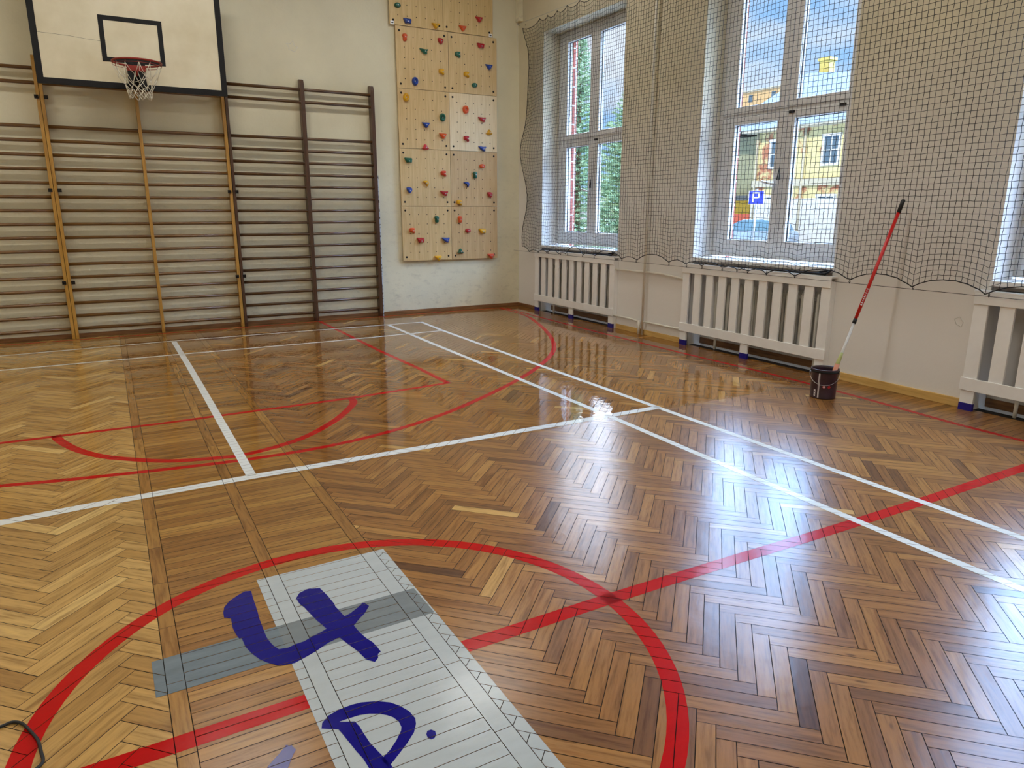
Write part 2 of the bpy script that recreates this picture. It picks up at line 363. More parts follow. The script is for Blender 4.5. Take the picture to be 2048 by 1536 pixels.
# coarse boards behind the camera, out of sight
y = YR[0]
while y > YF:
    add_plank((XL, y-.3), (1, 0), (0, 1), -XL, .3, (XL, 0.), .5, (YF, YR[0])); y -= .3
def planez(pl, x, y): return (x-pl[1][0])*pl[4][0]+(y-pl[1][1])*pl[4][1]
def build_floor():
    v = []; f = []; uvs = []; cols = []
    for pl in PL:
        o = len(v); poly, c, u, tone, _ = pl; ou, ov = random.random()*50, random.random()*50
        v += [(x, y, planez(pl, x, y)) for x, y in poly]; f.append(tuple(range(o, o+len(poly))))
        for x, y in poly:
            dx, dy = x-c[0], y-c[1]; uvs.append((dx*u[0]+dy*u[1]+ou, -dx*u[1]+dy*u[0]+ov)); cols.append((*tone, 1))
    npl = len(f); o = len(v)
    for x in (XL-.1, .1):
        for y in (YF-.1, .1):
            for z in (-.25, -.0035): v.append((x, y, z))
    for q in [(0, 1, 3, 2), (4, 6, 7, 5), (0, 4, 5, 1), (2, 3, 7, 6), (0, 2, 6, 4), (1, 5, 7, 3)]:
        f.append(tuple(o+i for i in q)); uvs += [(0, 0)]*4; cols += [(0, 0, 0, 1)]*4
    me = bpy.data.meshes.new('floor'); me.from_pydata(v, [], f); me.materials.append(m_floor); me.materials.append(m_gap)
    me.polygons.foreach_set('material_index', [0]*npl+[1]*6)
    ul = me.uv_layers.new(name='plank'); ul.data.foreach_set('uv', [a for q in uvs for a in q])
    ca = me.color_attributes.new('tone', 'FLOAT_COLOR', 'CORNER'); ca.data.foreach_set('color', [a for q in cols for a in q])
    me.update(); ob = bpy.data.objects.new('floor', me); COL.objects.link(ob); ob['kind'] = 'structure'; return ob
floor = build_floor()

# paint on the floor, cut along the plank joints so the joints still show
def strip(pts, wd, closed=False):
    """quads along a polyline"""
    pts = [Vector(p) for p in pts]; N = len(pts); L_, R_ = [], []
    for i, p in enumerate(pts):
        if closed: d1 = (pts[i]-pts[i-1]).normalized(); d2 = (pts[(i+1) % N]-pts[i]).normalized()
        else:
            d1 = (pts[i]-pts[i-1]).normalized() if i else (pts[1]-pts[0]).normalized()
            d2 = (pts[i+1]-pts[i]).normalized() if i < N-1 else d1
        d = (d1+d2).normalized(); n = Vector((-d.y, d.x)); k = 1/max(.5, d.dot(d1))
        L_.append(p+n*wd/2*k); R_.append(p-n*wd/2*k)
    return [[tuple(L_[i]), tuple(R_[i]), tuple(R_[(i+1) % N]), tuple(L_[(i+1) % N])] for i in range(N if closed else N-1)]
def arc(c, r, a0, a1, n, fn=None):
    return [(c[0]+r*math.cos(a0+(a1-a0)*i/n), c[1]+r*math.sin(a0+(a1-a0)*i/n)) for i in range(n+1)]
def catmull(p, n=6):
    p = [Vector(q) for q in p]; q = [2*p[0]-p[1]]+p+[2*p[-1]-p[-2]]; out = []
    for i in range(1, len(q)-2):
        for k in range(n):
            t = k/n; out.append(.5*((2*q[i])+(-q[i-1]+q[i+1])*t+(2*q[i-1]-5*q[i]+4*q[i+1]-q[i+2])*t*t+(-q[i-1]+3*q[i]-3*q[i+1]+q[i+2])*t**3))
    out.append(p[-1]); return [tuple(a) for a in out]
def tris(poly):
    return [[poly[i] for i in t] for t in tessellate_polygon([[Vector((x, y, 0)) for x, y in poly]])]
def paint(name, polys, mat, lift, label=None):
    v = []; f = []
    for q in polys:
        if area(q) < 0: q = q[::-1]
        x0, x1 = min(p[0] for p in q), max(p[0] for p in q); y0, y1 = min(p[1] for p in q), max(p[1] for p in q)
        edges = []
        for i in range(len(q)):
            (ax, ay), (bx, by) = q[i], q[(i+1) % len(q)]
            if (ax-bx)**2+(ay-by)**2 < 1e-12: continue
            nx, ny = by-ay, ax-bx; edges.append((nx, ny, nx*ax+ny*ay))
        for pl in PL:
            cx, cy = pl[1]
            if cx < x0-.3 or cx > x1+.3 or cy < y0-.3 or cy > y1+.3: continue
            if cy < YR[0]: continue
            p = pl[0]
            for e in edges:
                p = clip(p, *e)
                if len(p) < 3: break
            if len(p) < 3 or abs(area(p)) < 1e-7: continue
            o = len(v); v += [(x, y, planez(pl, x, y)+lift) for x, y in p]; f.append(tuple(range(o, o+len(p))))
    me = bpy.data.meshes.new(name); me.from_pydata(v, [], f); me.materials.append(mat); me.update()
    ob = bpy.data.objects.new(name, me); COL.objects.link(ob); ob.parent = floor
    if label: ob['label'] = label
    return ob
m_red = paint_mat('red_floor_paint', srgb(186, 14, 12)); m_white = paint_mat('white_floor_paint', srgb(226, 224, 212), .02)
m_pale = paint_mat('pale_grey_floor_paint', srgb(184, 186, 178), .03); m_grey = paint_mat('blue_grey_floor_paint', srgb(118, 126, 126), .08)
m_grey2 = paint_mat('mid_grey_floor_paint', srgb(126, 130, 126), .05); m_navy = paint_mat('navy_floor_paint', srgb(18, 12, 112), .05)
C0 = (-5.107, -7.913)
RED = []
RED += strip(arc(C0, .985, 0, 2*PI*(95/96), 95), .066, True)
RED += strip([(-8.5, -7.93), (-5.861, -7.925), (-5.313, -7.92)], .072)
RED += strip([(-4.762, -7.905), (-4.115, -7.90), (-3.433, -7.91), (-2.86, -7.925), (-2.061, -7.934), (-1.05, -7.93), (-.1, -7.93)], .070)
RED += strip([(-7.6, -4.33), (-6.475, -4.37), (-5.50, -4.40), (-4.1, -4.37), (-3.193, -4.281)], .052)
RED += strip([(-3.19, -4.30), (-3.19, -3.626), (-3.229, -2.569), (-3.234, -1.478), (-3.251, -.391), (-3.255, -.12)], .05)
RED += strip(catmull([(-6.158, -4.35), (-6.136, -4.481), (-6.036, -4.748), (-5.895, -4.981), (-5.733, -5.14), (-5.53, -5.29), (-5.296, -5.37), (-5.065, -5.392), (-4.719, -5.25), (-4.439, -4.99), (-4.268, -4.766), (-4.129, -4.53), (-4.101, -4.37)], 4), .06)
RED += strip(catmull([(-8.6, -4.5), (-7.6, -4.95), (-6.95, -5.15), (-6.381, -5.278), (-5.894, -5.384), (-5.083, -5.499), (-4.441, -5.467), (-3.769, -5.243), (-3.042, -4.811), (-2.334, -4.28), (-1.747, -3.71), (-1.37, -3.2), (-.98, -2.442), (-.60, -1.47), (-.45, -.9), (-.42, -.15)], 4), .052)
RED += strip(catmull([(-.34, -.2), (-.40, -2.2), (-.41, -4.259), (-.38, -5.428), (-.428, -6.496), (-.49, -7.177), (-.495, -7.666), (-.5, -10.9)], 3), .05)
RED += strip([(-9., -.145), (-6.9, -.15), (-4.8, -.17), (-3.2, -.13), (-1.2, -.10), (-.3, -.12)], .035)
paint('red_court_marking', RED, m_red, .0004, 'red painted court lines and circles')
WHT = []
WHT += strip([(-9.2, -5.91), (-6.322, -5.862), (-5.961, -5.838), (-5.108, -5.82), (-4.031, -5.82), (-2.07, -5.822)], .075)
WHT += strip([(-9.2, -.90), (-6.822, -.88), (-5.213, -.80), (-3.691, -.84), (-2.06, -.88)], .045)
WHT += strip([(-9.2, -1.73), (-6.74, -1.718), (-5.279, -1.707), (-3.438, -1.72), (-2.07, -1.66)], .045)
WHT += strip([(-2.045, -.86), (-2.075, -1.6), (-2.086, -3.335), (-2.087, -7.157), (-2.096, -8.428), (-2.12, -10.9)], .052)
WHT += strip([(-2.53, -.88), (-2.55, -2.5), (-2.551, -3.958), (-2.565, -5.831), (-2.598, -7.223), (-2.611, -8.145), (-2.60, -10.9)], .052)
WHT += strip([(-5.150, -.84), (-5.135, -2.4), (-5.130, -3.741), (-5.126, -5.80)], .056)
paint('white_court_marking', WHT, m_white, .0007, 'white painted court lines')
paint('pale_painted_panel', [[(-5.314, -10.9), (-4.762, -10.9), (-4.766, -7.053), (-5.321, -7.062)]], m_pale, .0010, 'pale grey painted rectangle with lettering')
paint('grey_painted_stripe', [[(-5.734, -7.672), (-5.316, -7.664), (-5.318, -7.452), (-5.736, -7.461)]], m_grey, .0012, 'blue grey stripe over the wood')
paint('grey_painted_stripe', [[(-5.316, -7.664), (-4.771, -7.650), (-4.773, -7.444), (-5.318, -7.452)]], m_grey2, .0013, 'grey stripe across the pale panel')
FOUR = [(-5.356, -7.142), (-5.379, -7.133), (-5.409, -7.151), (-5.443, -7.179), (-5.469, -7.218), (-5.478, -7.258), (-5.48, -7.297), (-5.458, -7.312), (-5.462, -7.382), (-5.458, -7.43), (-5.452, -7.467), (-5.444, -7.466), (-5.441, -7.528), (-5.428, -7.582), (-5.41, -7.628), (-5.393, -7.656), (-5.358, -7.698), (-5.31, -7.707), (-5.275, -7.694), (-5.232, -7.677), (-5.18, -7.648), (-5.136, -7.634), (-5.119, -7.693), (-5.102, -7.75), (-5.092, -7.807), (-5.07, -7.835), (-5.053, -7.819), (-5.046, -7.797), (-5.033, -7.789), (-5.035, -7.756), (-5.04, -7.721), (-5.052, -7.686), (-5.062, -7.641), (-5.067, -7.586), (-5.033, -7.551), (-5.007, -7.528), (-4.975, -7.485), (-4.982, -7.461), (-4.99, -7.45), (-5.015, -7.473), (-5.054, -7.499), (-5.08, -7.509), (-5.087, -7.452), (-5.091, -7.423), (-5.089, -7.405), (-5.095, -7.334), (-5.108, -7.257), (-5.153, -7.239), (-5.189, -7.254), (-5.211, -7.29), (-5.208, -7.338), (-5.198, -7.37), (-5.188, -7.433), (-5.178, -7.487), (-5.161, -7.557), (-5.188, -7.57), (-5.22, -7.581), (-5.252, -7.596), (-5.286, -7.599), (-5.31, -7.607), (-5.341, -7.6), (-5.352, -7.573), (-5.358, -7.548), (-5.364, -7.511), (-5.365, -7.471), (-5.365, -7.425), (-5.365, -7.364), (-5.362, -7.316), (-5.36, -7.253), (-5.359, -7.193)]
paint('painted_digit', tris(FOUR), m_navy, .0017, 'navy hand painted figure 4')
po = [(-5.191, -8.307), (-5.145, -8.272), (-5.111, -8.245), (-5.079, -8.215), (-5.06, -8.184), (-5.053, -8.161), (-5.058, -8.121), (-5.075, -8.083), (-5.095, -8.055), (-5.128, -8.03), (-5.174, -8.011), (-5.203, -8.007), (-5.244, -8.009), (-5.281, -8.02), (-5.305, -8.042), (-5.313, -8.065)]
pi_ = [(-5.199, -8.269), (-5.165, -8.247), (-5.136, -8.22), (-5.11, -8.19), (-5.103, -8.175), (-5.102, -8.149), (-5.11, -8.124), (-5.124, -8.105), (-5.143, -8.087), (-5.168, -8.073), (-5.196, -8.064), (-5.22, -8.063), (-5.239, -8.062), (-5.255, -8.062), (-5.261, -8.064), (-5.27, -8.093)]
PP = []
for i in range(len(po)-1): PP += [[po[i], po[i+1], pi_[i+1]], [po[i], pi_[i+1], pi_[i]]]
sl = [(-5.27, -8.093), (-5.265, -8.118), (-5.258, -8.158), (-5.25, -8.206), (-5.242, -8.241), (-5.239, -8.28), (-5.236, -8.36)]
sr = [(-5.261, -8.062), (-5.217, -8.084), (-5.211, -8.114), (-5.21, -8.141), (-5.206, -8.19), (-5.189, -8.266), (-5.170, -8.36)]
for i in range(6): PP += [[sl[i], sl[i+1], sr[i+1]], [sl[i], sr[i+1], sr[i]]]
paint('painted_letter', PP, m_navy, .0015, 'navy hand painted letter P')
paint('painted_dot', tris([(-5.03, -8.229), (-5.022, -8.24), (-5.025, -8.254), (-5.035, -8.266), (-5.046, -8.266), (-5.052, -8.256), (-5.05, -8.24), (-5.042, -8.228)]), m_navy, .0015, 'navy painted full stop')
paint('painted_stroke', tris([(-5.42, -8.082), (-5.406, -8.09), (-5.399, -8.114), (-5.41, -8.129), (-5.422, -8.15), (-5.436, -8.176), (-5.465, -8.223), (-5.539, -8.181), (-5.486, -8.144), (-5.466, -8.125), (-5.442, -8.105)]), m_navy, .0015, 'navy painted stroke of the next letter')

# ------------------------------------------------------------------ walls, ceiling
MB().box(XL-.2, T_IN, 0, .25, -.1, ZC+.2).obj('wall_back', m_wallB, kind='structure')
MB().box(XL-.25, XL, YF-.2, .25, -.1, ZC+.2).obj('wall_left', m_wallB, kind='structure')
MB().box(XL-.2, T_IN, YF-.25, YF, -.1, ZC+.2).obj('wall_front', m_wallB, kind='structure')
MB().box(XL-.25, T_OUT, YF-.25, .25, ZC, ZC+.2).obj('ceiling', m_ceil, kind='structure')
wr = MB(); yy = [0.]
for a, b in WIN: yy += [a, b]
yy.append(YF)
for i in range(0, len(yy), 2):
    wr.box(0, T_IN, yy[i+1], yy[i], -.1, ZC+.2, 0); wr.box(T_IN, T_OUT, yy[i+1]-.02, yy[i]+.02, -.1, ZC+.2, 1)
for a, b in WIN:
    wr.box(0, T_IN, b, a, ZH, ZC+.2, 0); wr.box(T_IN, T_OUT, b, a, ZH-.05, ZC+.2, 1)
    wr.box(.20, T_IN, b, a, -.1, ZS-.03, 0); wr.box(T_IN, T_OUT, b, a, -.1, ZS-.08, 1)
wr.obj('wall_right', [m_wallR, m_brick], kind='structure')

# baseboards
bb = lambda n, m, *bx: MB().box(*bx).obj(n, m, bevel=.003, kind='structure')
bb('baseboard_back', m_bbrown, XL, 0, -.022, 0, 0, .055)
bb('baseboard_right_corner', m_bbrown, -.02, 0, -.62, -.022, 0, .055)
bb('baseboard_right_middle', m_byel, -.02, 0, -3.84, -2.585, 0, .06)
bb('baseboard_right_far', m_byel, -.02, 0, -6.99, -5.765, 0, .07)
for i, (a, b) in enumerate(WIN): bb('baseboard_niche_%s' % 'abcd'[i], m_bbrown, .18, .2, b, a, 0, .07)
bb('baseboard_left', m_bbrown, XL, XL+.02, YF, 0, 0, .055)
bb('baseboard_front', m_bbrown, XL, 0, YF, YF+.02, 0, .055)

# ------------------------------------------------------------------ windows
def window(i, a, b):
    r = bpy.data.objects.new('window_%d' % (i+1), None); COL.objects.link(r); r.location = (0, 0, 0); r['kind'] = 'structure'
    W_ = a-b; D0, D1 = .27, .34
    y0, y1 = a, b                                   # y0 near back wall
    pl = (y0-.245, y0-.80); pr = (y0-1.01, y0-W_+.225)
    zb, zt, z2, z3 = 1.195, 2.372, 2.55, 3.775
    zf0, zf1 = ZS+.025, ZH
    f = MB()
    f.box(D0, D1, y0-.085, y0, zf0, zf1); f.box(D0, D1, y1, y1+.085, zf0, zf1)
    f.box(D0, D1, y1+.085, y0-.085, zf0, zf0+.085); f.box(D0, D1, y1+.085, y0-.085, zf1-.07, zf1)
    f.box(D0, D1, y1+.085, y0-.085, zt+.07, z2-.06)
    fo = f.obj('frame', m_pvc, r, bevel=.006)
    def sash(p, lo, hi, outl, outr, outb, outt):
        s = MB(); x0, x1 = D0-.02, D1-.02
        s.box(x0, x1, p[0], outl, outb, outt); s.box(x0, x1, outr, p[1], outb, outt)
        s.box(x0, x1, p[1], p[0], outb, lo); s.box(x0, x1, p[1], p[0], hi, outt)
        so = s.obj('sash', m_pvc, r, bevel=.006)
        g = MB(); gx = D0+.025
        for q in ((p[0]-.006, p[0]-.0005, lo, hi), (p[1]+.0005, p[1]+.006, lo, hi)): g.box(gx-.010, gx, q[0], q[1], q[2], q[3])
        g.box(gx-.010, gx, p[1], p[0], hi-.006, hi-.0005); g.box(gx-.010, gx, p[1], p[0], lo+.0005, lo+.006)
        g.obj('gasket', m_rubber, so)
        MB().box(gx, gx+.006, p[1]+.002, p[0]-.002, lo, hi).obj('glass_pane', m_glass, so)
        return so
    mid = (pl[1]+pr[0])/2
    for lo, hi, ob, ot in ((zb, zt, zf0+.05, zt+.075), (z2, z3, z2-.07, z3+.075)):
        sash(pl, lo, hi, pl[0]+.19, mid+.003, ob, ot); sash(pr, lo, hi, mid-.003, pr[1]-.175, ob, ot)
    # handle on the meeting stiles, hinge caps on the transom
    h = MB(); hx = D0-.02; h.box(hx-.012, hx, mid+.02, mid+.05, 1.70, 1.80); h.box(hx-.035, hx-.012, mid+.025, mid+.045, 1.745, 1.765)
    h.tube([(hx-.035, mid+.035, 1.755), (hx-.045, mid+.10, 1.765), (hx-.04, mid+.21, 1.79)], .013, 8)
    h.obj('handle', m_pvc, r, bevel=.003)
    h = MB(); h.tube([(hx-.02, mid+.03, 1.80), (hx-.03, mid-.0, 1.92)], [.007, .003], 8); h.tube([(hx-.02, mid-.0, 1.80), (hx-.03, mid-.0, 1.92)], [.006, .003], 8); h.obj('strap', m_rubber, r, label='black strap on the handle')
    for yv in (mid-.07, y1+.26): MB().box(hx-.015, hx, yv-.03, yv+.03, z2-.13, z2-.105).obj('hinge_cap', m_metal, r)
    MB().box(-.035, D0+.01, y1-.0, y0+.0, ZS-.028, ZS+.012).obj('sill', m_cover, r, bevel=.006)
for i, (a, b) in enumerate(WIN): window(i, a, b)

# ------------------------------------------------------------------ radiator covers and radiators
def cover(name_label, ya, yb):
    W_ = ya-yb; t = thing('radiator_cover', name_label, 'radiator cover', (0, yb, 0), 0)
    x0, x1 = -.066, -.044
    MB().box(x0-.012, x0, 0, W_, .82, .905).obj('top_rail', m_cover, t, bevel=.003)
    MB().box(x0-.012, x0, 0-.01, W_+.01, .158, .255).obj('bottom_rail', m_cover, t, bevel=.003)
    sw = .102; n = 11; pit = (W_-sw)/(n-1); s0 = None
    for k in range(n):
        if s0 is None: s0 = MB().box(x0, x1, 0, sw, .20, .88).obj('slat', m_cover, t, bevel=.003)
        else:
            c = s0.copy(); COL.objects.link(c); c.parent = t; c.location = (0, k*pit, 0)
    l0 = None
    for k in range(3):
        yl = k*(W_-.10)/2
        if l0 is None:
            l0 = MB().box(x0, x1, 0, .10, .055, .20).obj('leg', m_cover, t, bevel=.002)
            f0 = MB().box(x0-.001, x1+.001, -.001, .101, 0, .058).obj('foot_tape', m_bluetape, l0, label='blue painted foot')
        else:
            c = l0.copy(); COL.objects.link(c); c.parent = t; c.location = (0, yl, 0)
            c2 = f0.copy(); COL.objects.link(c2); c2.parent = c
    for yl in (0, W_-.018): MB().box(x1, -.001, yl, yl+.018, .0, .88).obj('end_panel', m_cover, t, bevel=.002)
    MB().box(x0-.012, -.001, -.008, W_+.008, .905, .925).obj('top_board', m_cover, t, bevel=.003)
    for z in (.32, .72):
        MB().box(x1, x1+.02, .018, .022, z-.014, z+.014).obj('bracket', m_metal, t); MB().box(x1, x1+.02, W_-.022, W_-.018, z-.014, z+.014).obj('bracket', m_metal, t)
    return t
cover('white slatted radiator cover under the window nearest the climbing wall', -.612, -2.578)
cover('white slatted radiator cover directly behind the paint bucket', -3.842, -5.760)
cover('white slatted radiator cover at the right edge, cut by the frame', -6.992, -8.92)

def radiator(label, ya, yb, n):
    t = thing('radiator', label, 'radiator', (.062, yb, 0))
    s0 = None; pit = (ya-yb)/n
    for k in range(n):
        if s0 is None:
            m = MB()
            for xx in (-.045, .0, .045):
                m.tube([(xx, 0, .14), (xx, 0, .17), (xx, 0, .5), (xx, 0, .71), (xx, 0, .745)], [.008, .017, .017, .017, .006], 8)
            for z in (.19, .69): m.box(-.055, .055, -.014, .014, z-.02, z+.02); m.tube([(0, -pit/2, z), (0, pit/2, z)], .02, 8)
            s0 = m.obj('section', m_rad, t, loc=(0, pit/2, 0))
        else:
            c = s0.copy(); COL.objects.link(c); c.parent = t; c.location = (0, pit*(k+.5), 0)
    for yv in (pit*.5, (ya-yb)-pit*.5): MB().tube([(-.02, yv, 0), (-.02, yv, .16)], .014, 8).obj('foot', m_rad, t)
    return t
radiator('cast iron radiator behind the slats under the window nearest the climbing wall', -.95, -2.40, 17)
radiator('cast iron radiator behind the slats behind the paint bucket', -4.25, -5.62, 16)
radiator('cast iron radiator behind the slats at the right edge', -7.30, -8.6, 15)

# heating pipes between the first two windows
def pipe(label, pts, r=.017, mat=m_pipe, name='heating_pipe'):
    o = MB().tube(pts, r, 10).obj(name, mat); tag(o, label, 'pipe'); return o
pipe('thin cream vertical riser pipe between the two left windows', [(-.045, -3.150, 0), (-.045, -3.150, 2), (-.045, -3.150, ZC)], .015)
pipe('short cream stub pipe standing beside the riser pipe near the floor', [(-.045, -3.085, 0), (-.045, -3.085, .17)], .016)
pipe('upper cream branch pipe running level into the left radiator cover', [(-.045, -2.50, .765), (-.045, -3.13, .772)], .013)
pipe('upper cream branch pipe bending down into the middle radiator cover', [(-.045, -3.17, .772), (-.045, -3.5, .772), (-.045, -3.9, .742)], .013)
pipe('lower cream branch pipe near the floor running into the left radiator cover', [(-.045, -2.50, .17), (-.045, -2.95, .168), (-.045, -3.07, .155)], .013)
pipe('lower cream branch pipe near the floor running into the middle radiator cover', [(-.045, -3.17, .165), (-.045, -3.9, .168)], .013)

# junction box and hook in the corner
t = thing('junction_box', 'small cream box high in the corner beside the ball net', 'box', (-.035, -.06, 4.25))
MB().box(-.035, .035, -.055, .055, -.06, .25).obj('housing', m_wallB, t, bevel=.006)
MB().tube([(-.03, 0, -.06), (-.035, 0, -.25), (-.03, -.01, -.5)], .003, 6).obj('cable', m_pipe, t)

# ------------------------------------------------------------------ ball net in front of the right wall
def ball_net():
    t = thing('ball_net', 'black mesh ball net hanging over the windows and the right wall', 'net', (0, 0, .9))
    hooksB = [-.30, -.56, -.80, -1.042, -1.377, -1.551, -1.916, -2.184, -2.774, -3.055, -3.644, -3.931, -4.171, -4.467, -4.671, -4.812, -5.05, -5.385, -5.961, -6.532, -7.105, -7.65, -8.2, -8.7, -9.25]
    archB = {-1.551: .085, -6.532: .0}
    hooksT = [-.349, -.742, -.942, -1.186, -1.444, -1.721]
    y = -2.0
    while y > -9.3: hooksT.append(y); y -= .285
    def sag(y, hk, amp):
        hs = sorted(hk, reverse=True)
        for a, b in zip(hs, hs[1:]):
            if b <= y <= a:
                u = (a-y)/(a-b); k = 1-(2*u-1)**2
                A = amp*min(1.6, (a-b)/.4)
                if abs(a+1.551) < .01: A = amp*1.9
                return A*k**.8
        return 0
    zt = lambda y: 4.085-sag(y, hooksT, .075); zb = lambda y: .905+sag(y, hooksB, .06)
    # columns: bunched near the corner, regular farther on
    cols = []; y = -.36; p = .024
    while y > -9.25:
        cols.append(y); p = min(.0465, p+.00022*(1 if y > -1 else 1.2)); y -= p
    R = 68; rnd = random.Random(3)
    def pt(ci, ri):
        y = cols[ci]; v = ri/R; z0 = .93+v*(4.02-.93)
        z = z0+(zb(y)+.0-.93)*math.exp(-v*11)+(zt(y)-4.02)*math.exp(-(1-v)*13)
        # the free left edge billows, the field has soft folds
        e = math.exp(-(abs(y)-.36)*3.2)
        dy = e*(.05*math.sin(z*3.1+.6)+.04*math.sin(z*6.3))
        x = -.105+.012*math.sin(y*2.1+z*.5)+.008*math.sin(y*5.3)+.03*e*math.sin(z*4+1)-.01*math.sin(z*1.1)
        z += .006*math.sin(y*3.1+z*1.7)+e*.03*math.sin(z*5+y*9)+.010*math.sin(y*1.3)*math.sin(z*.9)
        dy += .012*math.sin(z*1.6+y*.8)
        zig = .0022*(1 if (ci+ri) % 2 else -1)
        return Vector((x+rnd.uniform(-.002, .002), y+dy+zig, z+rnd.uniform(-.0012, .0012)-zig*.6-.9))
    G = [[pt(c, r) for r in range(R+1)] for c in range(len(cols))]
    m = MB(); rad = .0021
    V = []; Fc = []
    def seg(a, b, ax):
        o = len(V)
        if ax: offs = [Vector((-rad, 0, -rad*.6)), Vector((rad, 0, -rad*.6)), Vector((0, 0, rad))]
        else: offs = [Vector((-rad, -rad*.6, 0)), Vector((rad, -rad*.6, 0)), Vector((0, rad, 0))]
        V.extend([a+q for q in offs]+[b+q for q in offs])
        for i in range(3): Fc.append((o+i, o+(i+1) % 3, o+3+(i+1) % 3, o+3+i))
    for c in range(len(cols)):
        for r in range(R+1):
            if r < R: seg(G[c][r], G[c][r+1], 0)
            if c < len(cols)-1 and 0 < r < R: seg(G[c][r], G[c+1][r], 1)
    m.add(V, Fc); m.obj('mesh', m_net, t)
    e = MB()
    e.tube([G[c][R] for c in range(len(cols))], .004, 6); e.tube([G[c][0] for c in range(len(cols))], .0045, 6); e.tube(G[0], .0045, 6)
    e.obj('edge_rope', m_net, t)
    wz = MB(); wz.tube([(-.10, -.16, 3.235), (-.10, -2, 3.185), (-.10, -9.3, 3.18)], .0022, 6); wz.obj('upper_wire', m_steel, t)
    wz = MB(); wz.tube([(-.10, -.02, -.012), (-.10, -.5, -.016), (-.10, -9.3, -.012)], .0022, 6); wz.obj('lower_wire', m_metal, t)
    h0 = None
    for y in hooksB[3:]:
        zz = zb(y)-.9
        if h0 is None: h0 = MB().tube([(-.103, 0, -.018), (-.108, .004, 0), (-.105, -.002, .02), (-.10, -.004, 0), (-.103, 0, -.018)], .0028, 5).obj('tie', m_net, t, loc=(0, y, zz-.005))
        else:
            c = h0.copy(); COL.objects.link(c); c.parent = t; c.location = (0, y, zz-.005)
    h1 = None
    for y in hooksT:
        if h1 is None: h1 = MB().tube([(-.10, 0, 3.19), (-.103, .002, 3.175)], .003, 5).obj('tie', m_net, t, loc=(0, y, 0))
        else:
            c = h1.copy(); COL.objects.link(c); c.parent = t; c.location = (0, y, 0)
    MB().tube([(-.10, -.16, 3.235), (-.06, -.05, 3.25), (-.004, -.03, 3.25)], .003, 6).obj('wire_anchor', m_steel, t)
    return t
ball_net()
def strap(label, ya, yb):
    m = MB(); N = 26; pts = [(-.055+.005*math.sin(i*.7), ya+(yb-ya)*i/(N-1), .927+.0045+.008*(i/(N-1))**2) for i in range(N)]
    m.tube(pts, [.004+.008*(i/(N-1))**2 for i in range(N)], 7)
    m.tube([(-.05, yb, .944), (-.07, yb-.03, .955), (-.03, yb-.035, .975), (-.045, yb+.08, .952)], .010, 7)
    tag(m.obj('net_cord', m_net), label, 'cord')
strap('black cord lying on the shelf of the left radiator cover', -.7, -2.5)
strap('black cord lying on the shelf of the radiator cover behind the bucket', -4.0, -5.68)
strap('black cord lying on the shelf of the radiator cover at the right edge', -7.14, -8.8)

# ------------------------------------------------------------------ wall bars
RZ = [.122+.1522*k for k in range(16)]+[2.857, 3.008]
def wall_bars(label, posts, mr, mp, base_y, x_from=None):
    xc = sum(p[0] for p in posts)/len(posts)
    t = thing('wall_bars', label, 'wall bars', (xc, -.06, 0))
    for (px, pw, z1) in posts:
        m = MB(); y0, y1 = -.045, .058
        prof = [(y0+.012, 0), (y0, .05), (y0, z1-.06), (y0+.02, z1-.01), (y0+.055, z1), (y1, z1), (y1, 0)]
        m.prism(prof, lambda q: (px-xc-pw/2, q[0], q[1]), lambda q: (px-xc+pw/2, q[0], q[1]))
        m.obj('post', mp, t, bevel=.003)
    x0 = posts[0][0]-xc; x1 = posts[-1][0]-xc; r0 = None
    for k, z in enumerate(RZ):
        yoff = -.008 if k < 16 else -.02
        if r0 is None: r0 = MB().tube([(x0, 0, 0), (x1, 0, 0)], .020, 10, rb=.0195).obj('rung', mr, t, loc=(0, yoff, z))
        else:
            c = r0.copy(); COL.objects.link(c); c.parent = t; c.location = (0, yoff, z)
    return t, xc
t1, xc1 = wall_bars('honey coloured wall bars at the left edge of the photo', [(-8.10, .034, 3.15), (-7.15, .034, 3.15), (-6.175, .034, 3.15)], m_rung, m_post, 0)
t2, xc2 = wall_bars('honey coloured wall bars under the basketball backboard', [(-6.137, .034, 3.13), (-5.205, .036, 3.13), (-4.256, .036, 3.13)], m_rung, m_post, 0)
t3, xc3 = wall_bars('dark stained wall bars between the backboard and the climbing wall', [(-4.215, .034, 3.13), (-3.280, .052, 3.135), (-2.345, .050, 3.13)], m_rungd, m_postd, 0)
def bolt(tt, xc, x, z):
    m = MB(); m.box(x-xc-.02, x-xc+.02, -.062, -.044, z-.02, z+.02); m.tube([(x-xc, -.06, z), (x-xc, -.078, z)], .007, 8); m.obj('bolt', m_metal, tt)
for z in (.67, 1.716, 2.71): bolt(t1, xc1, -6.19, z); bolt(t2, xc2, -6.10, z)
for z in (.664, 1.724): bolt(t2, xc2, -4.276, z); bolt(t3, xc3, -4.19, z)

# chipped board beside the dark bars
M = NT('chipped_blue_white_paint'); n = M.noise(scale=26, detail=5, rough=.7); M.color(M.ramp(n, [(.42, srgb(28, 26, 30)), (.47, srgb(186, 196, 206)), (.6, srgb(206, 210, 214))])); M.set(Roughness=.6)
tag(MB().box(-2.315, -2.285, -.035, -.002, 0, 1.97).obj('chipped_batten', M.m, bevel=.002), 'narrow batten with chipped white and black paint beside the dark wall bars', 'batten')

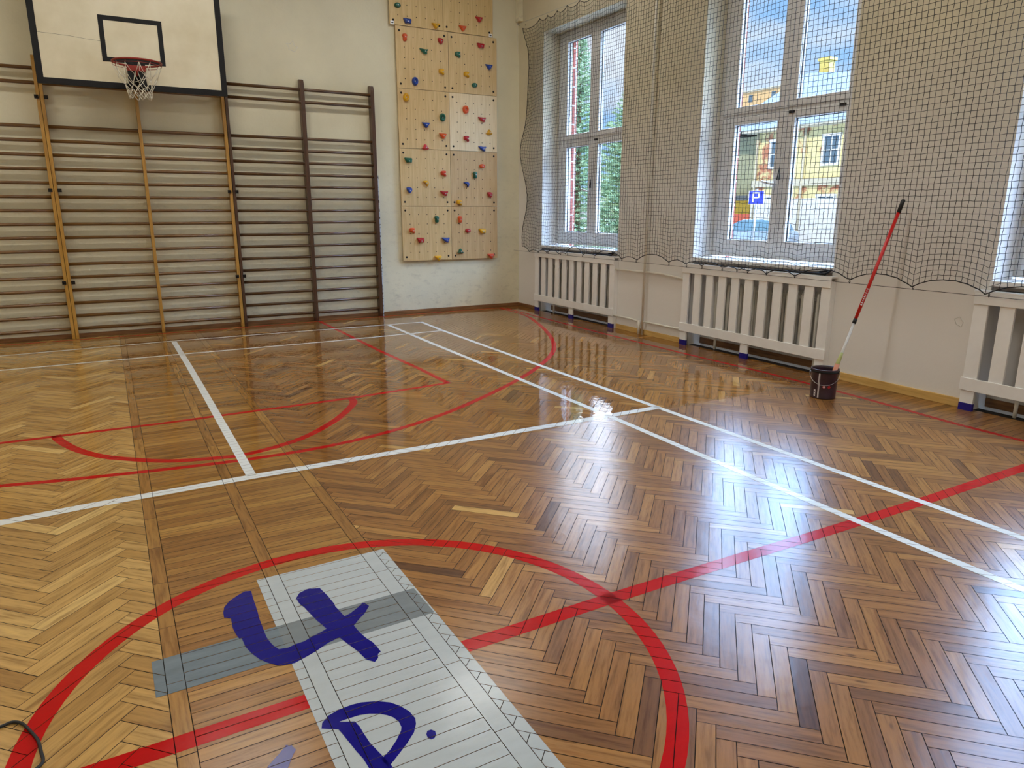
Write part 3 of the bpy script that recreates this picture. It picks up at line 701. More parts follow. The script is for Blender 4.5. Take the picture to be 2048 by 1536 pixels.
# ------------------------------------------------------------------ basketball backboard
def backboard():
    t = thing('basketball_hoop', 'white backboard with black border, red rim and torn white net', 'basketball hoop', (-5.196, -.45, 2.812))
    x0, x1, z1 = -.944, .944, 1.20
    MB().box(x0, x1, 0, .03, 0, z1).obj('board', m_board, t, bevel=.003)
    b = MB(); w_ = .058
    for q in ((x0, x1, 0, w_), (x0, x1, z1-w_, z1), (x0, x0+w_, w_, z1-w_), (x1-w_, x1, w_, z1-w_)): b.box(q[0]-.001, q[1]+.001, -.003, 0, q[2], q[3])
    for q in ((x0-.004, x0, 0, z1), (x1, x1+.004, 0, z1)): b.box(q[0], q[1], -.003, .032, q[2], q[3])
    b.box(x0, x1, -.003, .032, -.004, 0)
    b.obj('border', m_black, t)
    s = MB(); a0, a1, c0, c1 = -.312, .312, .268, .735; w_ = .048
    for q in ((a0, a1, c0, c0+w_), (a0, a1, c1-w_, c1), (a0, a0+w_, c0+w_, c1-w_), (a1-w_, a1, c0+w_, c1-w_)): s.box(q[0], q[1], -.003, -.0002, q[2], q[3])
    s.obj('target_square', m_black, t)
    MB().tube([(-.89, -.0005, .50), (-.75, -.0005, .497), (-.6, -.0005, .492), (-.45, -.0005, .478), (-.31, -.0005, .47)], .0012, 4).obj('hairline_crack', m_metal, t)
    k = MB(); k.box(-.085, -.025, -.16, -.003, .03, .25); k.box(.02, .09, -.16, -.003, .02, .25); k.box(-.085, .09, -.03, -.003, .0, .27)
    k.obj('bracket', m_black, t, bevel=.003)
    r = MB(); cy = -.385; rz = .218; R_ = .236
    r.tube([(R_*math.cos(a*2*PI/40), cy+R_*math.sin(a*2*PI/40), rz) for a in range(40)], .0105, 8, closed=True)
    for sx in (-1, 1): r.tube([(sx*.06, -.01, rz-.02), (sx*.09, cy+.20, rz-.012)], .009, 6)
    r.box(-.09, .09, -.17, -.14, rz-.05, rz+.005); r.tube([(0, -.15, rz-.1), (0, -.2, rz-.02)], .01, 6)
    for i in range(12):
        a = 2*PI*i/12; r.tube([((R_)*math.cos(a), cy+R_*math.sin(a), rz-.008), (R_*math.cos(a), cy+R_*math.sin(a), rz-.03)], .003, 5)
    r.tube([(R_*math.cos(a*2*PI/40), cy+R_*math.sin(a*2*PI/40), rz-.03) for a in range(40)], .003, 5, closed=True)
    r.obj('rim', m_rim, t)
    # net: 12 strands crossing; the upper loops hang long and loose
    n = MB(); rnd = random.Random(5); rows = 6; nn = 12
    prof = [(.236, .19), (.175, .06), (.140, -.02), (.125, -.06), (.115, -.10), (.108, -.145)]
    def P(i, j):
        rr, zz = prof[j]; a = 2*PI*(i+.5*(j % 2))/nn
        if j == 1: rr *= 1+.15*math.sin(i*2.3); zz += .03*math.sin(i*1.7)
        return Vector((rr*math.cos(a)+.006*math.sin(i*3+j), cy+rr*math.sin(a), zz+.01*math.sin(i*2.1+j)))
    for j in range(rows-1):
        for i in range(nn):
            for di in ((0, 1) if j % 2 else (0, -1)):
                a, b_ = P(i, j), P((i+di), j+1); mid = (a+b_)/2-Vector((0, 0, .012 if j == 0 else .004)); n.tube([a, mid, b_], .0028, 5)
    for i in (2, 5, 9): n.tube([P(i, 0), P(i, 0)*.9+Vector((0, cy*.1, -.06)), P(i+1, 1)], .0025, 5)
    n.obj('net', m_cord, t)
    f = MB()
    for sx in (-.6, .6):
        for z in (.35, .9): MB().box(sx-.03, sx+.03, .03, .448, z, z+.06).obj('support_arm', m_metal, t)
    return t
backboard()

# ------------------------------------------------------------------ climbing wall
PX = [-1.966, -1.186, -.408]; PZ = [.775, 1.556, 2.347, 3.138, 3.931]
rowname = ['bottom row', 'second row from the bottom', 'third row from the bottom', 'fourth row from the bottom', 'topmost row']
def panel(x0, x1, z0, z1, mat, label, sticker=None):
    t = thing('climbing_board', label, 'climbing board', (x0, -.05, z0), 0, 'plywood boards of the climbing wall')
    g = .0028; W_, H_ = x1-x0, z1-z0
    m = MB(); m.box(g, W_-g, 0, .018, g, H_-g, 0)
    def disc(cx, cz, r, mi, y=-.0006):
        m.add([(cx+r*math.cos(2*PI*k/10), y, cz+r*math.sin(2*PI*k/10)) for k in range(10)], [tuple(range(10))[::-1]], mi)
    for i in range(5):
        for j in range(5): disc(.122+.134*i, .125+.1345*j, .0068, 1)
    m.box(.03, .09, .018, .0495, .05, H_-.05, 0); m.box(W_-.09, W_-.03, .018, .0495, .05, H_-.05, 0)
    m.obj('plywood_sheet', [mat, m_hole], t)
    s0 = None
    for cx in (.055, W_-.058):
        for cz in (.058, H_-.06):
            if s0 is None: s0 = MB().lathe([(.015, .0), (.013, .0025), (.0, .003)], n=12).obj('screw', m_metal, t, loc=(cx, -.0002, cz), rot=(PI/2, 0, 0))
            else: c = s0.copy(); COL.objects.link(c); c.parent = t; c.location = (cx, -.0002, cz)
    if sticker is not None:
        s = MB(); s.box(sticker, sticker+.055, -.0015, 0, -.0, .045, 0); s.box(sticker+.012, sticker+.042, -.0022, -.0015, .016, .030, 1)
        s.obj('sticker', [m_cover, m_metal], t, label='small white printed sticker')
    return t
cs = ['left column', 'right column']
mats = [[1, 2], [1, 2], [1, 3], [1, 1], [0, 0]]
for r in range(4):
    for c in range(2):
        panel(PX[c], PX[c+1], PZ[r], PZ[r+1], m_ply[mats[r][c]], 'birch plywood climbing board, %s, %s' % (cs[c], rowname[r]))
panel(-2.043, -1.256, 3.934, 4.72, m_ply[0], 'birch plywood climbing board, topmost row, left one with two blue and green holds', sticker=.012)
panel(-1.256, -.469, 3.934, 4.72, m_ply[0], 'birch plywood climbing board, topmost row, right one above the others', sticker=.72)
OUT = dict(
 tri=[(-6, 3.4), (-3, 3.7), (3, 3.7), (6, 3.4), (4, .5), (1.2, -3.6), (-.8, -3.8), (-4, .3)],
 wedge=[(-6.6, 3.4), (-2, 3.6), (3, 3.2), (6.6, 3.5), (4.6, .9), (3.8, .2), (4.4, -2.6), (2.4, -3.8), (-1.5, -2.4), (-4.5, .6)],
 donut=[(4.7*math.cos(a*PI/8), 6*math.sin(a*PI/8)) for a in range(16)],
 oval=[(4.6*math.cos(a*PI/8), 3.3*math.sin(a*PI/8)) for a in range(16)],
 blob=[(0, 5.2), (2.6, 4.4), (3.4, 2.2), (2.4, -.4), (2.8, -2.8), (2, -5), (-1.6, -5.2), (-2.6, -2.8), (-2.6, 0), (-3.6, 2.4), (-2.4, 4.6)],
 cshape=[(-4.2, 0), (-3.6, 3), (-.5, 4), (3.6, 3.6), (3.9, 2), (2.6, .6), (2.8, -1), (4.2, -3), (3.6, -4.6), (2, -4.4), (-.5, -2.8), (-3.3, -2.4)],
 hat=[(-6, -2.2), (-5, -2), (-3.4, -1.2), (-2.4, 2), (0, 3.8), (2.6, 2.2), (3.6, -.8), (5.8, -1.8), (4.6, -3.6), (0, -4.4), (-3.4, -3.8)],
 block=[(-5.9, 3.2), (0, 3.4), (5.6, 3.1), (5.6, 0), (4.8, -3.4), (1.6, -3), (-.4, -3), (-3, -3.5), (-4.6, -.6)],
 bean=[(-5.2, 2.6), (-2, 3.8), (1.6, 3.7), (4, 1.6), (4, -1.4), (2, -4.8), (.9, -4.4), (.6, -1.6), (-1.2, -.2), (-4, 1.2)],
 drop=[(-4.1, 3.2), (0, 4.2), (3.9, 3.2), (4, 0), (1.6, -3.8), (-.2, -4.3), (-3, -1.4)])
DEPTH = dict(tri=.055, wedge=.05, donut=.05, oval=.045, blob=.05, cshape=.05, hat=.05, block=.05, bean=.045, drop=.05)
HP = {}
def hold(shape, color, x, z, label, sc=1.0):
    t = thing('climbing_hold', label, 'climbing hold', (x, -.0508, z), 0, 'resin holds on the climbing wall')
    o_ = OUT[shape]; pts = [Vector((a*.01, b*.01)) for a, b in o_]; n = len(pts)
    sm = []
    for i in range(n):
        p0, p1, p2, p3 = pts[i-1], pts[i], pts[(i+1) % n], pts[(i+2) % n]
        for k in range(3):
            q = k/3; sm.append(.5*((2*p1)+(-p0+p2)*q+(2*p0-5*p1+4*p2-p3)*q*q+(-p0+3*p1-3*p2+p3)*q**3))
    cx = sum((p.x for p in sm))/len(sm); cz = sum((p.y for p in sm))/len(sm); D = DEPTH[shape]; N = len(sm)
    levels = [(1, 0), (1.0, .25), (.94, .6), (.78, .88), (.55, 1.0), (.3, 1.02), (.12, .98)]
    if shape == 'donut': levels = [(1, 0), (1, .25), (.93, .62), (.78, .92), (.62, 1.0), (.45, .86), (.32, .55), (.12, .45)]
    if shape == 'hat': levels = [(1, 0), (1, .18), (.9, .4), (.7, .5), (.6, .8), (.4, 1), (.15, 1.05)]
    vs = []
    for s_, h in levels:
        for p in sm:
            off = -.010*h if shape in ('tri', 'wedge', 'drop', 'block') else 0
            vs.append(((cx+(p.x-cx)*s_)*sc, -D*h*sc, (cz+(p.y-cz)*s_+off)*sc))
    fs = [(l*N+i, l*N+(i+1) % N, (l+1)*N+(i+1) % N, (l+1)*N+i) for l in range(len(levels)-1) for i in range(N)]
    fs.append(tuple((len(levels)-1)*N+i for i in range(N)))
    m = MB(); m.add(vs, fs, 0, True); m.obj('body', HM[color], t)
    dep = levels[-1][1]*D*sc
    MB().lathe([(.0075, -.004), (.0075, .003), (.004, .004), (.0, .001)], n=12).obj('bolt', m_steel, t, loc=(cx*sc, -dep, (cz-(.010*levels[-1][1] if shape in ('tri', 'wedge', 'drop', 'block') else 0))*sc), rot=(PI/2, 0, 0))
    return t
def PXZ(cx, cy, o, s):      # measured spots on the climbing wall, metres
    return None
HOLDS = [
 ('oval', 'green', -1.925, 4.175, 'green oval hold at the top left corner of the climbing wall'),
 ('block', 'blue', -1.790, 4.000, 'blue block hold just below the topmost green oval'),
 ('tri', 'yellow', -1.375, 3.985, 'yellow triangular hold in the topmost row'),
 ('tri', 'orange', -.960, 4.000, 'orange triangular hold in the topmost row'),
 ('tri', 'red', -.700, 4.145, 'red triangular hold, highest red one on the right column'),
 ('blob', 'orange', -1.837, 3.788, 'orange peanut hold high on the left column'),
 ('drop', 'red', -1.306, 3.800, 'dark red drop hold beside the upper middle joint'),
 ('wedge', 'green', -1.560, 3.640, 'green wing shaped hold, high on the left column'),
 ('cshape', 'yellow', -1.303, 3.398, 'yellow notched hold beside the middle joint, fourth row, left column'),
 ('donut', 'blue', -1.704, 3.240, 'blue ring hold on the left column'),
 ('block', 'red', -.677, 3.805, 'red block hold high on the right column'),
 ('cshape', 'green', -1.045, 3.650, 'green kidney shaped hold on the right column'),
 ('cshape', 'yellow', -.912, 3.395, 'yellow notched hold on the right column'),
 ('tri', 'blue', -.545, 3.530, 'dark blue triangular hold near the right edge of the wall'),
 ('oval', 'green', -.783, 3.262, 'green oval hold above the pale right board'),
 ('donut', 'yellow', -1.845, 3.020, 'yellow ring hold at the left edge of the third row'),
 ('donut', 'green', -1.300, 2.790, 'green ring hold beside the middle joint'),
 ('tri', 'blue', -1.560, 2.675, 'blue triangular hold on the left column'),
 ('tri', 'orange', -1.300, 2.540, 'orange triangular hold in the third row, left column'),
 ('hat', 'pink', -1.575, 2.380, 'rose red hat shaped hold on the left column'),
 ('donut', 'orange', -.930, 2.920, 'orange ring hold on the pale right board'),
 ('wedge', 'red', -.665, 2.800, 'crimson wing shaped hold on the pale right board'),
 ('hat', 'yellow', -.545, 2.630, 'yellow hat shaped hold at the right edge'),
 ('cshape', 'red', -.927, 2.520, 'dark red kidney hold on the pale right board'),
 ('wedge', 'blue', -.665, 2.390, 'blue wing shaped hold at the foot of the pale right board'),
 ('block', 'green', -1.842, 2.190, 'green block hold at the top left of the second row'),
 ('cshape', 'vermilion', -1.305, 2.020, 'vermilion notched hold in the second row, left column'),
 ('oval', 'orange', -.670, 2.140, 'orange oval hold in the second row, right column'),
 ('blob', 'green', -.790, 2.010, 'dark green peanut hold in the second row, right column'),
 ('bean', 'yellow', -1.580, 1.880, 'yellow bean shaped hold on the left column'),
 ('drop', 'blue', -1.842, 1.780, 'dark blue drop hold at the left edge'),
 ('wedge', 'red', -1.300, 1.740, 'crimson wing shaped hold in the second row, left column'),
 ('bean', 'blue', -.930, 1.875, 'blue bean shaped hold on the right column'),
 ('drop', 'red', -.545, 1.730, 'crimson drop hold at the right edge'),
 ('cshape', 'yellow', -1.060, 1.610, 'mustard lump hold just right of the middle joint'),
 ('blob', 'green', -1.428, 1.370, 'green peanut hold in the bottom row'),
 ('blob', 'orange', -1.050, 1.365, 'orange peanut hold in the bottom row'),
 ('cshape', 'orange', -1.820, 1.215, 'orange notched hold at the left of the bottom row'),
 ('block', 'red', -1.690, 1.075, 'red block hold in the bottom row, left column'),
 ('wedge', 'blue', -1.290, 1.070, 'blue wing shaped hold in the bottom row'),
 ('tri', 'yellow', -1.420, .805, 'yellow triangular hold, lowest on the left column'),
 ('oval', 'red', -.920, 1.200, 'red oval hold in the bottom row'),
 ('block', 'yellow', -.675, 1.195, 'yellow block hold in the bottom row'),
 ('hat', 'green', -1.050, .900, 'green hat shaped hold in the bottom row'),
 ('tri', 'vermilion', -.530, .810, 'vermilion triangular hold at the bottom right corner'),
]
#HOLDPOS
for h in HOLDS: hold(*h, sc=.95)

# ------------------------------------------------------------------ bucket and painting pole
M = NT('plum_tin'); M.color(M.ramp(M.noise(scale=20), [(.3, srgb(44, 28, 40)), (.7, srgb(60, 38, 54))])); M.set(Roughness=.28, Coat_Weight=.4); m_tin = M.m
m_white_l = simple('label_white', srgb(226, 222, 226), .4, var=.02); m_redl = simple('label_red', srgb(186, 30, 40), .4, var=.02)
BX, BY = -.675, -6.235
def bucket():
    t = thing('paint_bucket', 'dark plum metal bucket standing on the floor before the radiator cover', 'bucket', (BX, BY, 0))
    R0, R1, H = .098, .106, .243
    MB().lathe([(0, .002), (R0-.002, .002), (R0, 0), (R0+.002, .006), (R0, .012), (R1-.001, H-.012), (R1+.003, H-.008), (R1+.004, H), (R1, H+.002), (R1-.004, H-.004), (R1-.006, H-.02), (R0-.004, .01), (0, .01)], n=40).obj('body', m_tin, t)
    MB().lathe([(R1+.001, H-.028), (R1+.0045, H-.022), (R1+.0045, H-.014), (R1+.001, H-.010)], n=40).obj('rim_band', m_black, t)
    MB().lathe([(0, .12), (R0+.001, .12), (R0+.0012, .118)], n=40).obj('varnish', simple('amber_varnish', srgb(92, 52, 22), .05), t)
    def patch(a0, a1, z0, z1, mat, name, label=None, n=6):
        m = MB(); vs = []
        for k in range(n+1):
            a = a0+(a1-a0)*k/n
            for z in (z0, z1): r = R0+(R1-R0)*z/H+.0012; vs.append((r*math.cos(a), r*math.sin(a), z))
        m.add(vs, [(2*k, 2*k+2, 2*k+3, 2*k+1) for k in range(n)]); m.obj(name, mat, t, label=label)
    ca = math.atan2(-9.91-BY, -5.70-BX)     # towards the viewer's side of the room
    A = lambda d: ca+math.radians(d)
    patch(A(-24), A(-21), .01, .222, m_white_l, 'label_stripe'); patch(A(-19.5), A(-17.5), .01, .222, m_white_l, 'label_stripe')
    def diamond(ad, z, s_, mat, nm, lab):
        m = MB(); vs = []
        for da, dz in ((0, s_), (s_/.102, 0), (0, -s_), (-s_/.102, 0)):
            a = A(ad)+da; r = R0+(R1-R0)*z/H+.0014; vs.append((r*math.cos(a), r*math.sin(a), z+dz))
        m.add(vs, [(0, 1, 2, 3)]); return m.obj(nm, mat, t, label=lab)
    d1 = diamond(2, .105, .0155, m_redl, 'hazard_label', 'white diamond hazard label with red edge')
    m = MB(); vs = []
    for da, dz in ((0, .011), (.011/.102, 0), (0, -.011), (-.011/.102, 0)):
        a = A(2)+da; r = R0+(R1-R0)*.43+.002; vs.append((r*math.cos(a), r*math.sin(a), .105+dz))
    m.add(vs, [(0, 1, 2, 3)]); m.obj('hazard_label_field', m_white_l, d1)
    m = MB()
    for z0, z1 in ((.101, .112), (.0965, .099)):
        a = A(2); r = R0+(R1-R0)*.43+.0026; tx, ty = -math.sin(a), math.cos(a); wq = .0013
        m.add([(r*math.cos(a)+tx*k, r*math.sin(a)+ty*k, z) for z in (z0, z1) for k in (-wq, wq)], [(0, 1, 3, 2)])
    m.obj('exclamation_mark', m_black, d1)
    diamond(24, .105, .0155, m_redl, 'hazard_label', 'red diamond hazard label')
    patch(A(-43), A(-34), .02, .075, m_white_l, 'label_text_block', n=3); patch(A(-41), A(-36), .028, .04, m_tin, 'label_text_line', n=3); patch(A(-41), A(-36), .05, .06, m_tin, 'label_text_line', n=3)
    h = MB(); pts = []
    s_ = ca+PI/2
    for k in range(17):
        u = k/16*PI; px = math.cos(u)*(R1+.008); dep = math.sin(u)
        pts.append((math.cos(s_)*px+math.cos(ca)*dep*.116, math.sin(s_)*px+math.sin(ca)*dep*.116, .205-.085*dep))
    h.tube(pts, .0018, 6); h.obj('bail_handle', m_steel, t)
    for sg in (-1, 1):
        MB().tube([(math.cos(s_)*sg*(R1-.002), math.sin(s_)*sg*(R1-.002), .205), (math.cos(s_)*sg*(R1+.01), math.sin(s_)*sg*(R1+.01), .205)], .007, 10).obj('handle_lug', m_steel, t)
bucket()
def pole():
    a = Vector((-.705, -6.278, .022)); b = Vector((-.118, -6.366, 1.585)); d = (b-a)
    t = thing('telescopic_pole', 'red and white telescopic pole standing in the bucket, leaning on the net', 'pole', tuple(a))
    P = lambda u: d*u
    MB().tube([P(.0), P(.40)], .0105, 12).obj('lower_tube', simple('white_tube', srgb(214, 212, 204), .35), t, label='white lower tube')
    MB().tube([P(.385), P(.965)], .0135, 12).obj('upper_tube', simple('red_tube', srgb(206, 18, 16), .3, coat=.3), t, label='red upper tube')
    MB().tube([P(.375), P(.40)], .0155, 12).obj('collar', m_rubber, t, label='black collar')
    MB().tube([P(.935), P(.995), P(1.0)], [.0155, .0155, .012], 12).obj('grip', m_rubber, t, label='black end grip')
    MB().tube([P(.145), P(.175), P(.20), P(.225)], [.0175, .0165, .0135, .0108], 12).obj('tape_wrap', simple('yellow_green_tape', srgb(182, 184, 116), .6), t, label='yellow green tape wrap')
    MB().tube([P(.0), P(.165)], [.015, .019], 12).obj('threaded_socket', simple('salmon_plastic', srgb(206, 134, 100), .5), t)
    lb = MB(); q = random.Random(2); nrm = Vector((-.8, -.58, .3)).normalized(); sd = d.normalized().cross(nrm).normalized(); nrm = sd.cross(d.normalized())
    if nrm.y > 0: nrm = -nrm
    for k in range(9):
        u = .47+.010*k; c = P(u)+nrm*.0138; e = d.normalized()*.004; s2 = sd*(.004+.003*q.random())
        lb.add([c-e-s2, c-e+s2, c+e+s2, c+e-s2], [(0, 1, 2, 3)])
    lb.obj('worn_lettering', m_white_l, t)
pole()
# cable on the floor, lower left
cb = [(-6.60, -7.72), (-6.42, -7.66), (-6.25, -7.61), (-6.147, -7.594), (-6.124, -7.587), (-6.106, -7.594), (-6.086, -7.618), (-6.063, -7.668), (-6.047, -7.706), (-6.039, -7.739), (-6.032, -7.779), (-6.026, -7.809), (-6.029, -7.828), (-6.042, -7.842), (-6.09, -7.88), (-6.2, -7.95), (-6.5, -8.05)]
tag(MB().tube([(x, y, .006) for x, y in catmull(cb, 5)], .0045, 8).obj('power_cable', m_rubber), 'black power cable looping on the floor at the lower left', 'cable')

# plaster damage
def flake(name, pts, wallx):
    m = MB(); P3 = [((x, -.001, z) if wallx == 'b' else (-.001, x, z)) for x, z in pts]; m.tube(P3, .003, 4, closed=True); return m.obj(name, m_white_pl)
o = flake('plaster_patch', [(-3.421, 3.56), (-3.37, 3.56), (-3.33, 3.60), (-3.32, 3.54), (-3.28, 3.53), (-3.32, 3.47), (-3.39, 3.49), (-3.39, 3.52)], 'b'); tag(o, 'small pale chipped outline on the back wall between backboard and climbing wall', 'plaster chip')
o = flake('plaster_patch', [(-6.83, .68), (-6.87, .70), (-6.90, .66), (-6.89, .625), (-6.85, .64)], 'r'); tag(o, 'small pale chipped outline on the right wall beside the bucket', 'plaster chip')

# ------------------------------------------------------------------ ceiling lamps
m_em = emis('lamp_diffuser', (1.0, .975, .925, 1), LAMP_POWER)
def lamp(x, y, label):
    t = thing('ceiling_light', label, 'ceiling light', (x, y, ZC), 0, 'ceiling lights of the hall')
    MB().box(-.64, .64, -.16, .16, -.07, 0).obj('housing', m_cover, t, bevel=.004)
    MB().box(-.60, .60, -.13, .13, -.082, -.07).obj('diffuser', m_em, t)
for i, x in enumerate((-8.0, -4.9, -1.8)):
    for j, y in enumerate((-2.3, -6.3, -10.8)):
        lamp(x, y, 'ceiling light, %s file, %s rank' % (('left', 'middle', 'right')[i], ('back', 'centre', 'front')[j]))

# ------------------------------------------------------------------ outside
m_asph = simple('pale_pavement', srgb(176, 172, 166), .9, var=.08, nscale=2)
ZG = -.38
MB().box(T_OUT, 90, -60, 70, ZG-.2, ZG).obj('ground', m_asph, kind='structure')
FX = 24.0
k_ = (24+5.70)/(18+5.70)
FY = lambda y: -9.91+(y+9.91)*k_
FZ = lambda z: 1.50+(z-1.50)*k_
M = NT('yellow_render'); tcn = M.n('ShaderNodeTexCoord').outputs['Object']
M.color(M.ramp(M.noise(tcn, .9, 7, .65), [(.40, srgb(172, 112, 84)), (.46, srgb(206, 192, 140)), (.7, srgb(222, 208, 156))])); M.set(Roughness=.9); m_yel = M.m
m_plinth = simple('pale_plinth', srgb(214, 216, 216), .8, var=.04, nscale=2); m_roof = simple('grey_sheet_roof', srgb(84, 86, 84), .6, var=.08, nscale=3)
m_green = simple('shaded_olive_render', srgb(150, 148, 118), .9, nscale=1.5); m_trimst = simple('stone_trim', srgb(196, 188, 166), .85, nscale=2)  # olive render colour includes the shade lying on that wall
m_dglass = simple('dark_pane', srgb(90, 108, 120), .1); m_chim = simple('yellow_chimney', srgb(216, 196, 112), .85, nscale=3)
def building():
    t = thing('building', 'yellow old building with grey roof across the street', 'building', (FX, FY(9), ZG))
    y0, y1 = FY(11.75), -3.; oy = FY(9)
    ze = FZ(4.55)-ZG
    MB().box(0, 9, y1-oy, y0-oy, 0, ze).obj('facade', m_yel, t)
    MB().box(-.06, 0, y1-oy, y0-oy, 0, FZ(1.95)-ZG).obj('plinth', m_plinth, t)
    MB().box(-.55, 9.5, y1-oy, y0-oy+.5, ze, ze+.12).obj('eaves', m_trimst, t)
    MB().box(-.12, 0, y1-oy, y0-oy, FZ(2.42)-ZG, FZ(2.68)-ZG).obj('string_course', m_trimst, t)
    # hipped roof whose ridge runs away from the street
    q = lambda x, y, z: (x-FX, y-oy, z)
    r = MB(); z0 = ze+.12; zr = 8.73-ZG
    r.add([q(23.4, 19.7, z0), q(23.4, y1-.5, z0), q(43, y1-.5, z0), q(43, 25, z0), q(28.5, 18.1, zr), q(40, 20.2, zr)],
          [(0, 1, 4), (3, 0, 4, 5), (1, 2, 5, 4), (2, 3, 5), (0, 3, 2, 1)]); r.obj('roof', m_roof, t)
    cy = FY(8.6)-oy
    c = MB(); cy = -9.91+(8.9+9.91)*1.46-oy; c.box(5.0, 5.5, cy-.30, cy+.30, zr-1.2, 1.5+(6.85-1.5)*1.46-ZG); c.box(4.93, 5.57, cy-.37, cy+.37, 1.5+(6.85-1.5)*1.46-ZG, 1.5+(6.95-1.5)*1.46-ZG); c.obj('chimney', m_chim, t)
    for yc in (8.15, 10.6, 5.6, 3.0, .5):
        yw = FY(yc)-oy
        for (za, zb_, wd) in ((FZ(3.2)-ZG, FZ(4.15)-ZG, .38), (FZ(.9)-ZG, FZ(2.0)-ZG, .42)):
            fr_ = MB(); fr_.box(-.10, -.0, yw-wd-.1, yw+wd+.1, za-.1, za); fr_.box(-.14, 0, yw-wd-.12, yw+wd+.12, zb_, zb_+.12)
            fr_.box(-.10, 0, yw-wd-.1, yw-wd, za, zb_); fr_.box(-.10, 0, yw+wd, yw+wd+.1, za, zb_); fr_.box(-.07, 0, yw-.03, yw+.03, za, zb_); fr_.box(-.07, 0, yw-wd, yw+wd, (za+zb_)/2-.02, (za+zb_)/2+.02)
            fo = fr_.obj('window_frame', m_plinth, t); MB().box(-.03, -.005, yw-wd, yw+wd, za, zb_).obj('pane', m_dglass, fo)
    for yc in (9.3, 11.6, 6.9):
        MB().tube([(-.1, FY(yc)-oy, 0), (-.1, FY(yc)-oy, ze)], .06, 8).obj('downpipe', m_trimst, t)
building()
def building2():
    t = thing('building', 'shaded olive grey neighbouring house left of the yellow building', 'building', (FX+.6, FY(14.3), ZG))
    ye = FY(11.75)-FY(14.3)+.05; zt = FZ(4.5)-ZG
    MB().box(0, 8, ye, 4, 0, zt).obj('facade', m_green, t)
    MB().box(-.9, 0, ye, 4, FZ(1.9)-ZG, FZ(2.1)-ZG).obj('awning', m_roof, t)
    MB().box(-.1, 0, ye, 2.2, FZ(1.35)-ZG, FZ(1.9)-ZG).obj('sign_band', simple('yellow_shop_band', srgb(226, 176, 40), .6), t)
    MB().box(-.1, 0, ye, 2.2, FZ(.9)-ZG, FZ(1.35)-ZG).obj('shop_band', simple('red_shop_band', srgb(196, 92, 66), .6), t)
building2()
t = thing('building', 'distant orange house with small dark windows above a pinkish roof', 'building', (46, 35.5, ZG))
m_orr = simple('orange_render', srgb(206, 170, 120), .9)
MB().box(0, 8, -6, 12, 0, 9.6).obj('lower_wall', m_orr, t)
r = MB(); r.add([(-.5, -6.5, 9.6), (-.5, 12, 9.6), (8, 12, 11.1), (8, -6.5, 9.6), (3, 1, 11.2), (3, 12, 11.2)], [(0, 1, 5, 4), (0, 4, 3), (3, 4, 5, 2)]); r.obj('roof', simple('pinkish_roof', srgb(186, 168, 158), .8), t)
MB().box(1.2, 6, .4, 6, 10, 12.35).obj('dormer', m_orr, t)
for yw in (1.4, 4.0): MB().box(1.15, 1.2, yw-.22, yw+.22, 11.5, 12.1).obj('window', m_dglass, t)
MB().box(1.0, 6.2, .2, 6.2, 12.35, 12.5).obj('dormer_cap', m_trimst, t)

# parking sign
t = thing('parking_sign', 'blue square parking sign with a white P outside the middle window', 'sign', (9, 3.40, ZG))
m = MB(); m.box(-.012, 0, -.20, .18, 2.03, 2.37); m.obj('sign_plate', simple('sign_blue', srgb(30, 50, 190), .4, var=.02), t, rot=(0, 0, .55))
m = MB(); e = -.016
m.box(e, e+.003, -.20, -.19, 2.03, 2.37); m.box(e, e+.003, .17, .18, 2.03, 2.37); m.box(e, e+.003, -.2, .18, 2.03, 2.04); m.box(e, e+.003, -.2, .18, 2.36, 2.37)
m.box(e, e+.003, .045, .085, 2.08, 2.33); m.box(e, e+.003, -.06, .085, 2.295, 2.33); m.box(e, e+.003, -.06, .085, 2.185, 2.215); m.box(e, e+.003, -.085, -.05, 2.19, 2.325)
m.obj('letter_p', m_white_l, t, rot=(0, 0, .55), label='white letter P and border')
MB().tube([(.02, 0, 0), (.02, 0, 2.42)], .03, 10).obj('post', m_steel, t)

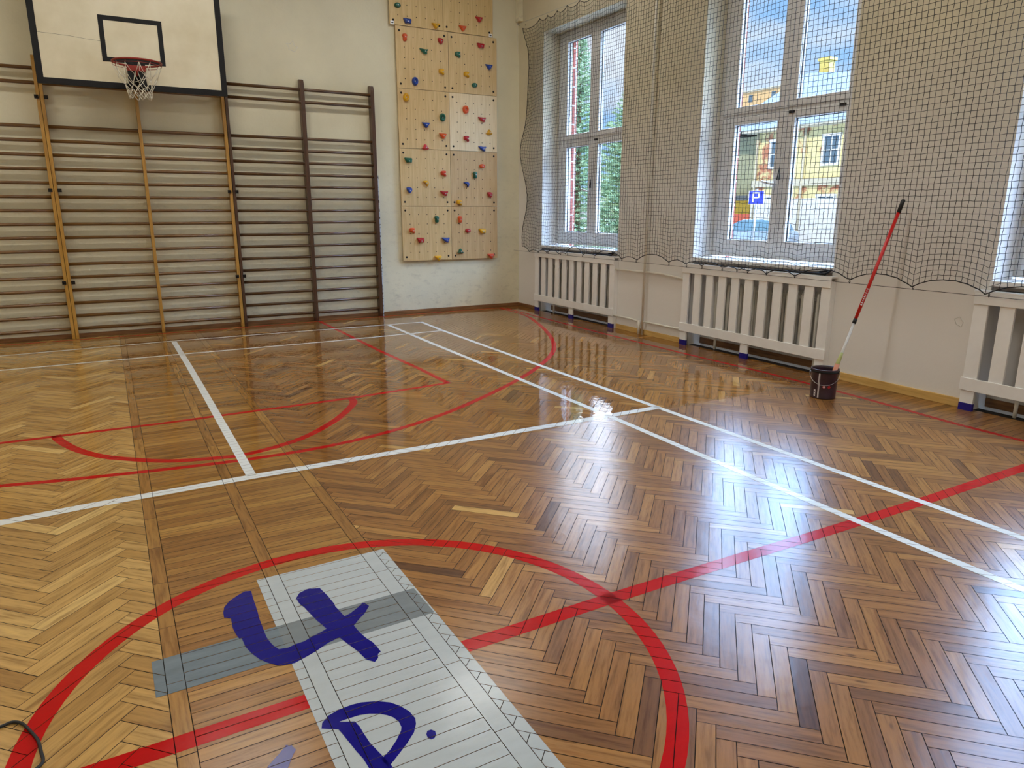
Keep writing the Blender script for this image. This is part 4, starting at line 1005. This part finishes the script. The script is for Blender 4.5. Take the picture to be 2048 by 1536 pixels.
# car
def car():
    t = thing('car', 'pale blue hatchback parked outside the middle window', 'car', (20.6, 14.0, ZG), math.radians(104))
    # side profile along local x (front = +x)
    body = [(-1.9, .35), (-1.95, .75), (-1.85, .98), (1.1, .98), (1.75, .82), (1.98, .62), (1.98, .32), (1.5, .28), (-1.5, .28)]
    m = MB(); m.prism(body, lambda q: (q[0], -.82, q[1]), lambda q: (q[0], .82, q[1])); m.obj('body', simple('car_silver_blue', srgb(170, 184, 200), .25, .5, coat=.6), t, bevel=.06)
    cab = [(-1.75, .96), (-1.45, 1.40), (-.9, 1.47), (.1, 1.45), (.45, 1.33), (1.15, .96)]
    m = MB(); m.prism(cab, lambda q: (q[0], -.72, q[1]), lambda q: (q[0], .72, q[1])); m.obj('cabin_glass', simple('car_glass', srgb(104, 138, 158), .05, coat=.5), t, bevel=.05)  # cabin glass colour lightened to carry the windshield glare
    m = MB(); m.prism([(-1.5, 1.40), (-.9, 1.485), (.1, 1.465), (.42, 1.36), (.3, 1.36), (-1.4, 1.36)], lambda q: (q[0], -.70, q[1]), lambda q: (q[0], .70, q[1])); m.obj('roof', simple('car_roof', srgb(160, 176, 196), .25, .5), t, bevel=.03)
    for x in (-1.25, 1.25):
        for s_ in (-1, 1):
            w_ = MB(); w_.tube([(x, s_*.66, .31), (x, s_*.84, .31)], .31, 20); w_.obj('wheel', m_rubber, t)
    for s_ in (-1, 1): MB().box(1.93, 2.0, s_*.6-.15, s_*.6+.15, .6, .74).obj('headlight', m_white_l, t)
    for s_ in (-1, 1): MB().box(.75, .9, s_*.86-.08, s_*.86+.08, .98, 1.1).obj('mirror', m_white_l, t, bevel=.02)
car()

# spruces
M = NT('spruce_needles'); gn = M.noise(scale=3., detail=3); M.color(M.ramp(gn, [(.3, srgb(84, 116, 84)), (.5, srgb(146, 170, 128)), (.75, srgb(204, 216, 180))])); M.set(Roughness=.8); m_ndl = M.m
m_bark = simple('spruce_bark', srgb(120, 92, 66), .9)
def spruce(x, y, H, R, label, seed):
    q = random.Random(seed); t = thing('spruce_tree', label, 'tree', (x, y, ZG), 0, 'spruces outside the left window')
    MB().tube([(0, 0, 0), (.02, .01, H*.5), (0, 0, H)], [.14, .08, .012], 8).obj('trunk', m_bark, t)
    V = []; Fc = []
    def spike(a, d, ln, r):
        b = a+d*ln; s1 = d.cross(Vector((0, 0, 1)));
        if s1.length < .01: s1 = Vector((1, 0, 0))
        s1.normalize(); s2 = d.cross(s1); o = len(V); V.extend([a+s1*r, a-s1*r*.5+s2*r*.86, a-s1*r*.5-s2*r*.86, b]); Fc.extend([(o, o+1, o+3), (o+1, o+2, o+3), (o+2, o, o+3)])
    z = .5
    while z < H:
        u = (z-.3)/(H-.3); rr = R*(1-u)**.8*q.uniform(.85, 1.1)+.05; nb = (13 if R > 1.5 else 10) if u < .8 else 7
        a0 = q.random()*6.28
        for k in range(nb):
            a = a0+2*PI*k/nb+q.uniform(-.25, .25); L_ = rr*q.uniform(.75, 1.1)
            d = Vector((math.cos(a), math.sin(a), -.15+.35*u)).normalized(); n_ = max(3, int(L_/.075))
            for i in range(1, n_+1):
                s_ = i/n_; p = Vector((0, 0, z))+d*L_*s_+Vector((0, 0, .10*s_*s_*L_))
                for j in range(5):
                    dd = (d*.8+Vector((q.uniform(-1, 1), q.uniform(-1, 1), q.uniform(-.5, .6)))).normalized(); spike(p, dd, .09+.10*(1-s_*.4)*q.random(), .022)
        z += q.uniform(.13, .19)*(1 if u < .7 else .8)
    for k in range(5): spike(Vector((0, 0, H-.05)), Vector((q.uniform(-.3, .3), q.uniform(-.3, .3), 1)).normalized(), .3, .015)
    m = MB(); m.add(V, Fc); m.obj('foliage', m_ndl, t)
spruce(8.6, 10.9, 7.6, 1.25, 'tall spruce seen through the left pane of the first window', 1)
spruce(8.3, 7.9, 5.3, 1.75, 'shorter blue green spruce seen through the right pane of the first window', 2)
spruce(12.8, 13.9, 4.6, 1.7, 'spruce farther back behind the other two', 4)
